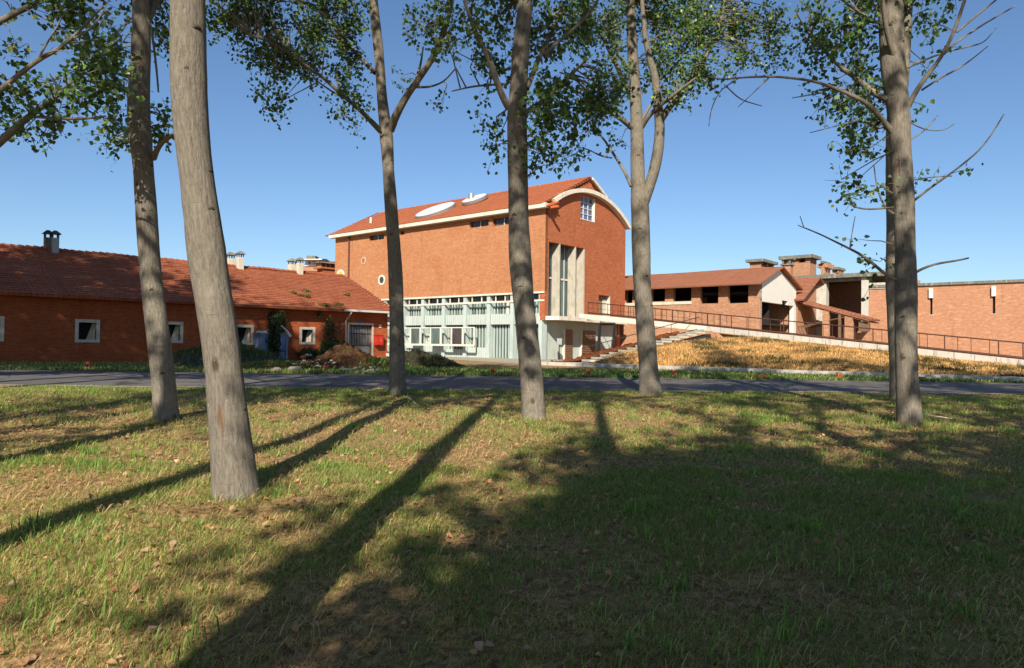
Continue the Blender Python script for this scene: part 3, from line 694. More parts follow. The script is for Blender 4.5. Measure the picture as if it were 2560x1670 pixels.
for w in (-.80, .80):
    if w < 0: continue
    MB().tube([SP(.2, w, .0), SP(.2, w, 1.05), SP(tl, w, ztop + 1.05)], .030, 6).build('handrail', M['dark_steel'], st)
    MB().tube([SP(.3, w, .2), SP(tl, w, ztop + .12)], .05, 6).build('lower_rail', M['steel'], st)
    for i in range(1, 4): MB().tube([SP(tl * i / 4, w, .1 + ztop * i / 4), SP(tl * i / 4, w, 1.05 + ztop * i / 4)], .022, 5).build('baluster', M['dark_steel'], st)
# red earth heaped on the far side of the stair
em = MB(); n1, n2 = 40, 12
vv = []; rr_ = np.random.default_rng(5)
for i in range(n1 + 1):
    s = -1.6 + (tl * .86 + 1.6) * i / n1; zt = max(0.0, ztop * s / tl)
    for j in range(n2 + 1):
        w = j / n2; off = .86 + 1.8 * w; prof = math.sin(math.pi * (w * .85 + .15)) ** .8
        h = (zt * .97 + .30 * prof * min(1, (s + 1.6) / 2)) * (1 - max(0, w - .5) * 2) + .09 * rr_.standard_normal() * (0 < j < n2)
        vv.append(SP(s, off, max(-.02, h) if j < n2 else -.05))
ff = [(i * (n2 + 1) + j, i * (n2 + 1) + j + 1, (i + 1) * (n2 + 1) + j + 1, (i + 1) * (n2 + 1) + j) for i in range(n1) for j in range(n2)]
tag(mesh_obj('earth_bank', vv, ff, M['soil_red'], smooth=False), 'heap of raw red earth along the far side of the slab stair', 'earth heap')
p = at_depth(1540.5, 872, 60); p[2] = 0
hz = on_ground(1540, 893)
o = empty('red_cabinet', W(-2.2, pick_a(1540.5, 860, -2.2)[0], 0), 'red cabinet standing below the bridge behind the trestle', 'cabinet')
q = np.array(o.location)
MB().box(lambda x, y, z: q + V * x + U * y + Z * z, -.35, .35, -.2, .2, .0, 2.15).build('cabinet_body', M['red_paint'], o)
MB().box(lambda x, y, z: q + V * x + U * y + Z * z, -.30, .30, -.235, -.202, .3, 2.0).build('cabinet_door', M['red_paint'], o)

# ================================================================== LONG LOW BUILDING ON THE LEFT
SL1 = pick_l(968, 880)[0]; SL0 = -22.0; LEAVE = pick_l(858, 775, -.7)[1]; LD = 12.6
LRZ = pick_l(400, 649.5, LD / 2)[1]
lb = empty('low_brick_building', WL(8, 4, 0), 'long low red brick building with tiled roof and small square windows', 'building')
wins = []
for (x0, x1, y0, y1) in ((-52, 11, 789, 853), (188, 250, 797.5, 856), (400, 458, 803, 857.5), (592, 634.5, 811, 862), (749, 788, 817, 861)):
    s0, zt = pick_l(x0, y0); s1, _ = pick_l(x1, y0); _, z0 = pick_l((x0 + x1) / 2, y1)
    if x0 == 592: s0 = s1 - 1.75
    if x0 == 400: s0 = s1 - 1.72
    wins.append((s0, s1, z0, zt))
gs0, gzt = pick_l(869, 806); gs1, _ = pick_l(934, 806); gate_h = (gs0, gs1, 0.02, gzt)
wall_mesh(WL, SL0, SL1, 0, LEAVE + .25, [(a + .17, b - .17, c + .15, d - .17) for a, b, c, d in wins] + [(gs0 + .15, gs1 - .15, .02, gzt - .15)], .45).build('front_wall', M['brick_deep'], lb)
lrt = lambda t: LEAVE + .25 + (LRZ - LEAVE - .3) * (1 - abs(t - LD / 2) / (LD / 2))
wall_mesh(lambda s, d, z: WL(SL1 - d, s, z), .46, LD, 0, lrt, [], .4, extra=[LD / 2]).build('end_wall', M['brick_deep'], lb)
wall_mesh(lambda s, d, z: WL(s, LD - d, z), SL0, SL1 - .41, 0, LEAVE + .25, [], .4).build('back_wall', M['brick_deep'], lb)
box('interior_floor', WL, SL0, SL1 - .5, .5, LD - .5, -.05, .015, M['dark'], lb)
for (s0, s1, z0, z1) in wins:
    fr = MB(); 
    for (p0, p1, q0, q1) in ((s0, s1, z1 - .17, z1), (s0, s1, z0, z0 + .15), (s0, s0 + .17, z0 + .15, z1 - .17), (s1 - .17, s1, z0 + .15, z1 - .17)):
        fr.box(WL, p0, p1, -.04, .20, q0, q1)
    # splayed light jamb inside the opening
    fr.hexa([WL(s1 - .18, .19, z0 + .15), WL(s1 - .18, .44, z0 + .15), WL(s1 - .55, .44, z0 + .15), WL(s1 - .30, .30, z0 + .15)][::-1], [WL(s1 - .18, .19, z1 - .17), WL(s1 - .18, .44, z1 - .17), WL(s1 - .24, .44, z1 - .17), WL(s1 - .20, .30, z1 - .17)][::-1])
    w = fr.build('window_frame', M['chimney_white'], lb)
    box('window_pane', WL, s0 + .17, s1 - .17, .46, .48, z0 + .15, z1 - .17, M['dark'], w)  # near-black sheet painted in for the dark of the opening
rf = tiled_slope(WL(SL0 - .3, -.72, LEAVE), WL(SL1 + .35, -.72, LEAVE), WL(SL0 - .3, LD / 2, LRZ), WL(SL1 + .35, LD / 2, LRZ), 23, .045, .12, .05).build('roof_slope', M['tile_left'], lb)
tiled_slope(WL(SL1 + .35, LD + .6, LEAVE), WL(SL0 - .3, LD + .6, LEAVE), WL(SL1 + .35, LD / 2, LRZ), WL(SL0 - .3, LD / 2, LRZ), 23, .045, .12, .05).build('roof_slope', M['tile_left'], lb)
rt = MB(); n = 110
for i in range(n):
    s = SL0 - .3 + (SL1 - SL0 + .6) * i / n; rt.tube([WL(s, LD / 2, LRZ + .03 + .02 * math.sin(i * .7)), WL(s + (SL1 - SL0 + .6) / n * 1.05, LD / 2, LRZ + .0 + .02 * math.sin(i * .7))], [.15, .12], 6)
rt.build('ridge_tiles', M['tile_left'], lb)
vt = MB()
for i in range(22):
    t = -.72 + (LD / 2 + .72) * i / 22; vt.box(lambda x, y, z: WL(SL1 + .35 + x, t + y, LEAVE + (LRZ - LEAVE) * (i / 22) + z), -.14, .12, 0, .32, .02, .10 + .04 * random.random())
vt.build('verge_tiles', M['tile_left'], lb)
ga = pick_l(862, 776, -.78)[0]
box('gutter', WL, ga, SL1 + .4, -.90, -.73, LEAVE - .08, LEAVE + .06, M['white_pipe'], lb)
pa, pz = pick_l(864.5, 802, -.1)
MB().tube([WL(ga + .55, -.8, LEAVE - .05), WL(ga + .5, -.8, LEAVE - .2), WL(pa, -.12, pz), WL(pa, -.12, 0.1)], .06, 8).build('downpipe', M['white_pipe'], lb)
def chimney(px, py, w_px, dep, cap, tall_px, mat):
    """flue standing on the roof at the picked foot"""
    base = on_plane(px, py, WL(0, -.72, LEAVE), np.cross(DL, WL(0, LD / 2, LRZ) - WL(0, -.72, LEAVE)))
    w = w_px / F * base[1]; h = tall_px / F * base[1]; q = base
    c = MB().box(lambda x, y, z: q + DL * x + NL * y + Z * z, -w / 2, w / 2, -w / 2, w / 2, -.5, h).build('chimney', mat, lb)
    cm = MB()
    for dx in (-.42, .42):
        for dy in (-.42, .42): cm.box(lambda x, y, z: q + DL * x + NL * y + Z * z, (dx - .08) * w, (dx + .08) * w, (dy - .08) * w, (dy + .08) * w, h, h + .22)
    cm.hexa([q + DL * sx * w * .8 + NL * sy * w * .8 + Z * (h + .22) for sx, sy in ((-1, -1), (1, -1), (1, 1), (-1, 1))], [q + DL * sx * w * .2 + NL * sy * w * .2 + Z * (h + .45) for sx, sy in ((-1, -1), (1, -1), (1, 1), (-1, 1))])
    cm.build('chimney_cap', cap, c)
chimney(119, 622, 15, 0, M['dark_steel'], 28, M['dark_slab']); chimney(137, 628, 15, 0, M['dark_steel'], 33, M['zinc'])
chimney(576, 663, 15, 0, M['dark_slab'], 17, M['chimney_white']); chimney(600, 671, 13.5, 0, M['dark_slab'], 28, M['chimney_white'])
chimney(729.5, 677, 14, 0, M['dark_slab'], 16, M['chimney_white']); chimney(749, 683, 13, 0, M['dark_slab'], 25, M['chimney_white'])
# gate
gt = box('gate_frame', WL, gs0, gs1, -.03, .12, gzt - .15, gzt, M['chimney_white'], lb)
box('gate_frame', WL, gs0, gs0 + .15, -.03, .12, 0, gzt - .152, M['chimney_white'], lb); box('gate_frame', WL, gs1 - .15, gs1, -.03, .12, 0, gzt - .152, M['chimney_white'], lb)
gg = box('gate_leaf', WL, gs0 + .15, gs1 - .15, .20, .24, .05, gzt - .15, M['dark_steel'], lb)
box('gate_plate', WL, gs0 + .2, gs1 - .2, .15, .196, .1, 1.05, M['zinc'], gg)
for i in range(14):
    s = gs0 + .22 + (gs1 - gs0 - .44) * i / 13; box('gate_bar', WL, s - .02, s + .02, .12, .18, 1.06, gzt - .2, M['zinc'], gg)
for z in (1.05, 1.9, gzt - .25): box('gate_rail', WL, gs0 + .15, gs1 - .15, .11, .19, z - .03, z + .03, M['dark_steel'], gg)
def plate(name, px, py, wpx, hpx, mat, label, cat, th_=.03, off=-.01):
    s, z = pick_l(px, py, off); dd = WL(s, 0, 0)[1]; w = wpx / F * dd / .70; h = hpx / F * dd
    o = box(name, WL, s - w / 2, s + w / 2, off - th_, off, z - h / 2, z + h / 2, mat, None, loc=WL(s, off, z)); tag(o, label, cat); return o
sg = plate('house_number_sign', 900.5, 802, 7, 6.5, M['blue_sign'], 'small blue plate above the grille gate', 'sign')
plate('wall_notice', 950, 815.5, 5, 8, M['white'], 'small white notice above the red wall box', 'notice')
plate('wall_lamp', 972, 799, 8, 14, M['white'], 'white lamp case high at the end of the low brick wall', 'lamp', .25)
plate('wall_cable_box', 971, 815, 6, 7, M['white_pipe'], 'small white junction box under the white lamp case', 'junction box', .1)
plate('corner_stone', 968, 886.5, 5, 7, M['white'], 'little white block at the foot of the low brick wall', 'block', .12)
s, z = pick_l(949, 851, -.3); wl_ = .62; hh = .72
o = empty('hydrant_cabinet', WL(s, -.02, z - hh / 2), 'red fire hydrant cabinet fixed to brick wall right of the gate', 'cabinet')
box('cabinet_body', WL, s - wl_ / 2, s + wl_ / 2, -.36, -.02, z - hh / 2, z + hh / 2, M['red_paint'], o)
box('cabinet_door', WL, s - wl_ / 2 + .05, s + wl_ / 2 - .05, -.39, -.362, z - hh / 2 + .05, z + hh / 2 - .05, M['red_paint'], o)
box('cabinet_plate', WL, s - .02, s + .14, -.41, -.392, z - .1, z + .06, M['terracotta'], o)
box('cabinet_roof', WL, s - wl_ / 2 - .03, s + wl_ / 2 + .03, -.42, -.02, z + hh / 2, z + hh / 2 + .05, M['red_paint'], o)

# blue container before the low building
bs0, _ = pick_l(652, 880, -1.4); bs1, _ = pick_l(720, 880, -1.4); bz = pick_l(690, 836, -1.4)[1]
bc = empty('blue_container', WL((bs0 + bs1) / 2, -1.0, 0), 'faded blue metal container half hidden by creeper below the brick wall', 'container')
MB().hexa([WL(bs0 + .25, -1.4, 0), WL(bs1 - .1, -1.4, 0), WL(bs1 - .1, -.35, 0), WL(bs0 + .25, -.35, 0)], [WL(bs0, -1.5, bz), WL(bs1, -1.5, bz), WL(bs1, -.3, bz), WL(bs0, -.3, bz)]).build('body', M['blue_paint'], bc)
box('seam', WL, bs0 + (bs1 - bs0) * .62, bs1 - .06, -1.475, -1.44, .62, .68, M['dark_steel'], bc)
for q in (.02, .33, .64, .96):
    s = bs0 + .1 + (bs1 - bs0 - .2) * q; box('stiffener', WL, s - .05, s + .05, -1.55, -1.38, .05, bz - .05, M['blue_paint'], bc)
box('rim', WL, bs0 - .05, bs1 + .05, -1.56, -.25, bz, bz + .07, M['blue_paint'], bc)
o = box('white_board', WL, bs0 - .2, bs0 + .35, -1.5, -1.1, bz + .075, bz + .20, M['white'], None, loc=WL(bs0, -1.3, bz + .1)); tag(o, 'short white board lying on the left rim of the blue container', 'board')
sx = pick_l(712, 833, -1.45)[0]
o = MB().tube([WL(sx - .35, -1.62, bz + .55), WL(sx + .0, -1.62, bz + .28), WL(sx + .3, -1.62, bz - .12)], [.06, .06, .10], 7).build('white_pole', M['white_pipe'], None, loc=WL(sx, -1.62, bz)); tag(o, 'short whitish pole leaning on the right rim of the blue container', 'pole')

# ================================================================== MIDDLE AND RIGHT BUILDINGS
MBV = GW + 1.6
ma0 = pick_b(1899.5, 760, MBV)[0]; me_ = pick_b(1890, 708.5, MBV - 1.15)[1] + .50; mw = pick_a(1990, 800, ma0)[0] - MBV
mpk = pick_a(1952.3, 661.5, ma0 - .7)[1]
mid = empty('open_loft_building', W(ma0 + 10, MBV + 4, 0), 'brick building with open loft bays, tiled roof and white end gable', 'building')
mh = []
for (x0, x1, y0, y1) in ((1628, 1662.5, 722, 753), (1683, 1728.5, 720, 752.5), (1750, 1796, 715, 758), (1820, 1871, 712, 757), (1565, 1581, 722, 763)):
    a1_, zt = pick_b(x0, y0, MBV); a0_, _ = pick_b(x1, y0, MBV); zb_ = pick_b(x1, y1, MBV)[1]
    mh.append((a0_, a1_, zb_, me_ - .35))
Tm = lambda s, d, z: W(s, MBV + d, z)
wall_mesh(Tm, ma0, ma0 + 34, 0, me_ - .24, mh, .5).build('bay_wall', M['brick_mid'], mid)
sa1, sz = pick_b(1628, 753, MBV - .03); sa0, _ = pick_b(1729, 751, MBV - .03); sz0 = pick_b(1680, 761.5, MBV)[1]
box('concrete_sill', W, sa0, sa1 + 6, MBV - .06, MBV - .004, sz0, mh[1][2] - .01, M['chimney_white'], mid)
mtop = lambda s: me_ - .22 + (mpk - me_ - .06) * (1 - abs(s - MBV - mw / 2) / (mw / 2))
pb1, pz1 = pick_a(1984, 764, ma0); _, pz0 = pick_a(1903, 754, ma0); nb0 = pick_a(1955.5, 752, ma0)[0]; nb1, nz = pick_a(1969.5, 753, ma0)
pzt = (pz0 + pz1) / 2
wall_mesh(lambda s, d, z: W(ma0 + d, s, z), MBV + .004, MBV + mw, 0, mtop, [(MBV + .12, pb1, 0.0, pzt), (nb0, nb1, pzt, nz)], .4, extra=[MBV + mw / 2]).build('white_gable', M['white'], mid)
box('porch_back_wall', W, ma0 + 6.6, ma0 + 6.9, MBV + .52, MBV + mw - .42, 0, pzt + 1.2, M['brick_mid'], mid)
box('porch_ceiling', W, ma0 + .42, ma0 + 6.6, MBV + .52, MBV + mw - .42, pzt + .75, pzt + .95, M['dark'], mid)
wall_mesh(lambda s, d, z: W(s, MBV + mw - d, z), ma0 + .41, ma0 + 34, 0, me_, [], .4).build('back_wall', M['brick_mid'], mid)
tiled_slope(W(ma0 - .45, MBV - 1.15, me_ - .50), W(ma0 + 34, MBV - 1.15, me_ - .50), W(ma0 - .45, MBV + mw / 2, mpk), W(ma0 + 34, MBV + mw / 2, mpk), 18, .03, .10, .03).build('roof_slope', M['tile_brown'], mid)
tiled_slope(W(ma0 + 34, MBV + mw + .75, me_ - .28), W(ma0 - .45, MBV + mw + .75, me_ - .28), W(ma0 + 34, MBV + mw / 2, mpk), W(ma0 - .45, MBV + mw / 2, mpk), 18, .03, .10, .03).build('roof_slope', M['tile_brown'], mid)
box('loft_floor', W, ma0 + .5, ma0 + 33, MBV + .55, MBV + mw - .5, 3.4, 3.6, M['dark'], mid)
box('loft_back', W, ma0 + .5, ma0 + 33, MBV + 3.5, MBV + 3.7, 3.6, me_ - .1, M['dark'], mid)  # dark sheet standing in for the shade behind the open bays
# small gabled brick house with canopy, behind
sb0 = MBV + mw + .1; sbw = pick_a(2065.6, 800, ma0 - .1)[0] - sb0; spk = pick_a(2033.5, 711.5, ma0 - .1)[1]; sev = pick_a(1998, 745, ma0 - .1)[1]
hs = empty('small_gabled_house', W(ma0 + 5, sb0 + sbw / 2, 0), 'small brick gable with brown tiles between white gable and dark opening', 'building')
stop = lambda s: sev + (spk - sev) * (1 - abs(s - sb0 - sbw / 2) / (sbw / 2))
vs0, vz1 = pick_a(2032.5, 719, ma0); vz0 = pick_a(2032.5, 735, ma0)[1]
wall_mesh(lambda s, d, z: W(ma0 - .1 + d, s, z), sb0, sb0 + sbw, 0, stop, [(vs0 - .12, vs0 + .12, vz0, vz1)], .35, extra=[sb0 + sbw / 2]).build('gable_wall', M['brick_mid'], hs)
rp = spk + .75
for sgn in (0, 1):
    e0 = sb0 - .75 if sgn == 0 else sb0 + sbw + .75; mid_b = sb0 + sbw / 2; ez = rp - (rp - sev - .12) / (sbw / 2) * (sbw / 2 + .75)
    q = [W(ma0 - .9, e0, ez), W(ma0 + 16, e0, ez), W(ma0 - .9, mid_b, rp), W(ma0 + 16, mid_b, rp)]
    if sgn: q = [q[1], q[0], q[3], q[2]]
    tiled_slope(*q, 16, .035, .12, .03).build('roof_slope', M['tile_brown'], hs)
box('side_wall', W, ma0 + .3, ma0 + 16, sb0 + sbw - .3, sb0 + sbw, 0, sev, M['brick_mid'], hs)
box('side_wall', W, ma0 + .3, ma0 + 16, sb0, sb0 + .3, 0, sev, M['brick_mid'], hs)
cq = W(ma0 + 2.2, sb0 + sbw * .40, rp - .9)
cT = lambda x, y, z: cq + U * x + V * y + Z * z
ch = MB().box(cT, -.45, .45, -.45, .45, -1, 2.2).build('chimney', M['brick_mid'], hs); cm = MB()
cm.box(cT, -.6, .6, -.6, .6, 2.2, 2.32)
for dx in (-.36, .36):
    for dy in (-.36, .36): cm.box(cT, dx - .1, dx + .1, dy - .1, dy + .1, 2.32, 2.8)
cm.box(cT, -.62, .62, -.62, .62, 2.8, 2.94); cm.build('chimney_cap', M['dark_slab'], ch)
# lean-to canopy
ca = pick_b(2173, 801, sb0)[0]; cz0 = pick_b(2173, 799, sb0)[1]; cz1 = pick_a(1992, 752, ma0 - .1)[1]
cp = empty('lean_to_canopy', W((ca + ma0) / 2, sb0 + 1.5, 0), 'sloping tiled canopy on posts in front of the small brick gable', 'canopy')
cw = 4.2
tiled_slope(W(ca, sb0, cz0), W(ca, sb0 + cw, cz0 + .1), W(ma0 - .12, sb0, cz1), W(ma0 - .12, sb0 + cw, cz1 + .1), 18, .04, .14, .06).build('canopy_roof', M['tile_brown'], cp)
for i in range(5):
    bb = sb0 + .15 + (cw - .3) * i / 4
    MB().tube([W(ca + .1, bb, cz0 - .22), W(ma0 - .15, bb, cz1 - .22)], .07, 4).build('rafter', M['wood'], cp)
    MB().tube([W(ca + 2.1, bb, cz0 + (cz1 - cz0) * .28 - .25), W(ma0 - .15, bb, cz1 - 2.6)], .055, 4).build('strut', M['wood'], cp)
for px, w in ((2123.5, .36), (2101, .12), (2066, .30)):
    a_ = pick_b(px, 820, sb0 + .4)[0]; zt_ = cz0 + (cz1 - cz0) * (a_ - ca) / (ma0 - ca) - .2
    box('post', W, a_ - w, a_ + w, sb0 + .1, sb0 + .1 + 1.4 * w, 0, zt_, M['brick_mid'] if w > .2 else M['wood'], cp)
a_ = pick_b(2160, 800, sb0 + .4)[0]
box('post', W, a_ - .45, a_ + .45, sb0 + .3, sb0 + .9, cz0 - 1.1, cz0 - .15, M['wood'], cp)
box('end_screen', W, a_ - .5, ma0 - 3.2, sb0 + 3.0, sb0 + 3.1, 0, 2.9, M['brick_mid'], cp)

# long right-hand hall with portal bay
PV = 30.6
RTOP = pick_b(2420, 710.5, PV)[1]
pa1 = pick_b(2155.5, 760, PV)[0]; pa0 = pick_b(2173, 760, PV)[0]; PTOP = pick_b(2158, 693, PV)[1]
pl1 = pick_b(2066, 730, PV)[0]
hall = empty('right_hall', W(pa0 - 15, PV + 5, 0), 'long pale orange brick hall with slit windows and concrete portal at right', 'building')
slits = []
for (x0, x1, y0, y1) in ((2325, 2331.5, 722, 786.5), (2481.5, 2488.5, 716.5, 784)):
    s1_, zt = pick_b(x0, y0, PV); s0_, _ = pick_b(x1, y0, PV); zb_ = pick_b(x1, y1, PV)[1]; slits.append((s0_, s1_, zb_, zt))
Th = lambda s, d, z: W(s, PV + d, z)
wall_mesh(Th, pa0 - 42, pa0 - .02, 0, RTOP, slits, .6).build('slit_wall', M['brick_wall'], hall)
box('coping', W, pa0 - 42, pa0 - .03, PV - .18, PV + .7, RTOP + .004, RTOP + .26, M['dark_slab'], hall)
for (s0_, s1_, z0_, z1_) in slits:
    sl = box('slit_pane', Th, s0_, s1_, .45, .5, z0_, z1_, M['glass_dark'], hall)
    zz = z0_ + (z1_ - z0_) * .64; box('lintel_box', Th, s0_ - .05, s1_ + .06, -.22, .1, zz, z1_ + .02, M['white'], sl)
    box('sill', Th, s0_ - .1, s1_ + .1, -.04, .1, z0_ - .06, z0_ - .004, M['cream'], sl)
fa_ = pick_b(2214, 700, PV)[0]; fz_ = pick_b(2200, 722, PV)[1]
box('fascia_block', Th, fa_ - 1.0, pa0 - .02, -.10, -.02, fz_, RTOP + .5, M['kerb'], hall)
box('pier', Th, pa0, pa1, -.35, .9, 0, PTOP, M['kerb'], hall)
box('pier', Th, pl1, pl1 + 1.6, -.1, .9, 0, PTOP - .05, M['kerb'], hall)
box('portal_beam', Th, pa0 - 1.6, pl1 + 9, -.75, 7, PTOP + .002, PTOP + .42, M['dark_slab'], hall)
box('beam_edge', Th, pa1 + .02, pl1 - .02, -.30, .3, PTOP - .35, PTOP - .01, M['dark_slab'], hall)
box('portal_back_wall', Th, pa1 - 4, pl1 + 9, 6.4, 6.8, 0, PTOP, M['brick_wall'], hall)
box('hall_roof', Th, pa0 - 42, pa0 - 1.7, .7, 14, RTOP - .1, RTOP + .1, M['dark_slab'], hall)

# vent towers far behind
def vent_tower(px0, px1, pxs, ytop, yslab, ybase, d, side, label):
    """px0-px1 near face, pxs end of the receding face"""
    n_ = V; p0 = at_depth(px0, ytop, d); b_ = float(np.dot(p0 - C0, V))
    aL, zt = pick_b(px0, ytop, b_); aR, _ = pick_b(px1, ytop, b_); zs = pick_b(px0, yslab, b_)[1]; zb = pick_b(px0, ybase, b_)[1]
    bs = pick_a(pxs, ytop, aR)[0]
    t = empty('vent_tower', W((aL + aR) / 2, (b_ + bs) / 2, 0), label, 'tower', 'slab roofed vent towers')
    lo, hi = min(aL, aR), max(aL, aR); dd = bs - b_
    box('tower_shaft', W, lo + .5, hi - .5, b_ + .5, bs - .5, 0, zb, M['brick_mid'], t)
    box('roof_slab', W, lo, hi, b_, bs, zs, zt, M['dark_slab'], t)
    na_ = max(2, int((hi - lo) / 2.2)); nb_ = max(2, int(dd / 2.2))
    for i in range(na_ + 1):
        for j in (0, 1):
            x = lo + .75 + (hi - lo - 1.5) * i / na_; y = b_ + .75 if j == 0 else bs - .75
            box('pillar', W, x - .28, x + .28, y - .28, y + .28, zb, zs, M['brick_mid'], t)
    for j in range(1, nb_):
        for x in (lo + .75, hi - .75):
            y = b_ + .75 + (dd - 1.5) * j / nb_; box('pillar', W, x - .28, x + .28, y - .28, y + .28, zb, zs, M['brick_mid'], t)
vent_tower(1863, 1908, 1946, 649, 656, 665, 100, 1, 'slab roofed brick vent tower just left of the white gable peak')
vent_tower(1946, 2032, 2054, 641, 649, 659, 92, 1, 'widest slab roofed brick vent tower above the small brick gable')
vent_tower(2050, 2058, 2078, 652, 658, 668, 104, 1, 'narrow slab roofed vent tower directly right of the widest one')
vent_tower(2076, 2096, 2114, 668, 674, 682, 110, 1, 'lowest slab roofed vent tower beside the hall roof')

# house behind the low building on the left
fd = 105
def far_house():
    p = at_depth(800, 700, fd); b0 = p[0]
    t = empty('distant_house', (p[0], p[1], 0), 'distant brown roofed house with white eaves behind the paired chimneys', 'house')
    def Q(x, y, z): return np.array([p[0] + x, p[1] + y, z])
    px = F / fd
    def X(u): return (u - 800) / px
    def H(y): return at_depth(780, y, fd)[2]
    box('wall', Q, X(735), X(900), 0, 9, 0, H(668), M['brick_mid'], t)
    q = [Q(X(700), -1, H(684)), Q(X(905), -1, H(684)), Q(X(790), 5, H(644)), Q(X(905), 5, H(641))]
    MB().add(q + [a - Z * .25 for a in q], [(0, 1, 3, 2), (4, 6, 7, 5), (0, 4, 5, 1), (0, 2, 6, 4), (1, 5, 7, 3), (2, 3, 7, 6)]).build('roof_slope', M['tile_far'], t)
    up = box('upper_wall', Q, X(747), X(782), 3, 9, 0, H(645), M['white'], t)
    for u0 in (752, 764): box('window', Q, X(u0 + 4), X(u0 + 9), 2.9, 2.98, H(655), H(648), M['glass_blue'], up)
    ea = MB().hexa([Q(X(742), 2, H(646)), Q(X(795), 2, H(645)), Q(X(795), 10, H(645)), Q(X(742), 10, H(646))], [Q(X(742), 2, H(643.5)), Q(X(795), 2, H(642.5)), Q(X(795), 10, H(642.5)), Q(X(742), 10, H(643.5))]); ea.build('eave', M['cream'], t)
    MB().hexa([Q(X(742.5), 2.1, H(643.4)), Q(X(797), 2.1, H(642.4)), Q(X(797), 9.9, H(642.4)), Q(X(742.5), 9.9, H(643.4))], [Q(X(766), 5.6, H(637)), Q(X(790), 5.6, H(635.5)), Q(X(790), 6.2, H(635.5)), Q(X(766), 6.2, H(637))]).build('upper_roof', M['tile_far'], t)
    box('roof_box', Q, X(746), X(769), 4, 6, H(643), H(631), M['dark_slab'], t)
far_house()
def brick_stack():
    d = 90; q = at_depth(816, 690, d); q[2] = 0; pxm = F / d
    t = empty('brick_chimney_stack', q, 'low wide brick chimney stack with stone lid against the tall building', 'chimney')
    def Q(x, y, z): return q + DL * x + NL * y + Z * z
    H = lambda y: at_depth(812, y, d)[2]
    box('stack', Q, -.9, 1.6, -.7, .7, 0, H(674), M['brick_red'], t); box('stack', Q, -1.35, 1.7, -.9, .9, H(674), H(670), M['brick_red'], t)
    for i in range(5): 
        x = -1.05 + i * .62; box('lid_pier', Q, x - .13, x + .13, -.6, .6, H(670), H(660), M['brick_mid'], t)
    MB().hexa([Q(-1.6, -1, H(660)), Q(1.8, -1, H(660)), Q(1.8, 1, H(660)), Q(-1.6, 1, H(660))], [Q(-1.0, -.4, H(656)), Q(1.4, -.4, H(656)), Q(1.4, .4, H(656)), Q(-1.0, .4, H(656))]).build('lid', M['dark_slab'], t)
brick_stack()

# ================================================================== HEAPS, RUBBLE AND MARKERS
def heap(name, c, rx, ry, h, mat, label, seed, rot=0.0, rough=.12, sharp=1.3, cat='heap'):
    rr = np.random.default_rng(seed); n, m_ = 26, 44; vs = []; cs, sn = math.cos(rot), math.sin(rot)
    for i in range(n + 1):
        for k in range(m_):
            t = i / n; an = 2 * math.pi * k / m_; wob = 1 + .22 * math.sin(2 * an + seed) + .13 * math.sin(5 * an + seed * 2)
            x = rx * t * wob * math.cos(an); y = ry * t * wob * math.sin(an)
            z = h * (math.cos(min(1, t) * math.pi) * .5 + .5) ** (1 / sharp) * (1 + .25 * math.sin(x * 2.1 / max(rx, .1) * 2 + seed)) + rough * h * rr.standard_normal() * (1 - t * .6) + .10 * h * math.sin(x * 3.1 + seed) * math.sin(y * 3.7 + 2 * seed)
            vs.append((c[0] + cs * x - sn * y, c[1] + sn * x + cs * y, c[2] + (z if i < n else -.05)))
    fs = [(i * m_ + k, i * m_ + (k + 1) % m_, (i + 1) * m_ + (k + 1) % m_, (i + 1) * m_ + k) for i in range(n) for k in range(m_)]
    o = mesh_obj(name, vs, fs, mat, None, loc=np.array([c[0], c[1], c[2]]), smooth=True); tag(o, label, cat); return o
def gnd(px, d): p = at_depth(px, 900, d); p[2] = 0; return p
heaps = []
heap('grassy_heap', gnd(585, 34.5), 3.3, 2.0, 1.05, M['soil_grey'], 'grey gravelly heap with weeds behind the two leaning trunks', 3, .3)
heap('rubble_heap', gnd(868, 36), 2.6, 1.6, .85, M['soil_brown'], 'brown soil heap with rubble before the grille gate', 8, .2)
heap('low_rubble_heap', gnd(770, 32.5), 2.6, 1.3, .38, M['soil_brown'], 'low spread of broken rubble beside the road', 12, .1)
heap('dark_soil_heap', gnd(1045, 38), 2.1, 1.3, .72, M['soil_dark'], 'dark soil heap right of the forked trunk', 21, .1)
heap('dark_soil_heap', gnd(1100, 38.3), 1.5, 1.0, .55, M['soil_dark'], 'smaller dark soil mound before the pale glazing', 22, .1)
def rock(seed, size):
    rr = np.random.default_rng(seed); m = MB(); vs = []
    for z, r in ((-.3, .75), (.05, 1.0), (.38, .55)):
        for k in range(7):
            an = 2 * math.pi * k / 7; q = r * size * (.75 + .5 * rr.random()); vs.append((q * math.cos(an), q * .7 * math.sin(an), z * size))
    fs = [(i * 7 + k, i * 7 + (k + 1) % 7, (i + 1) * 7 + (k + 1) % 7, (i + 1) * 7 + k) for i in range(2) for k in range(7)] + [tuple(range(6, -1, -1)), tuple(range(14, 21))]
    return vs, fs
stones = [(692, 927, .24, 'stone'), (736, 925, .25, 'stone'), (733, 914, .34, 'kerb'), (700, 908, .22, 'cream'), (772, 898, .22, 'cream'), (757, 906, .22, 'terracotta'), (765, 917, .24, 'stone'),
          (798, 906, .16, 'terracotta'), (850, 893, .18, 'cream'), (866, 925, .16, 'cream'), (892, 904, .14, 'kerb'), (680, 916, .18, 'cream'), (880, 905, .12, 'stone'), (818, 898, .15, 'terracotta'), (840, 909, .14, 'stone'), (785, 912, .15, 'kerb')]
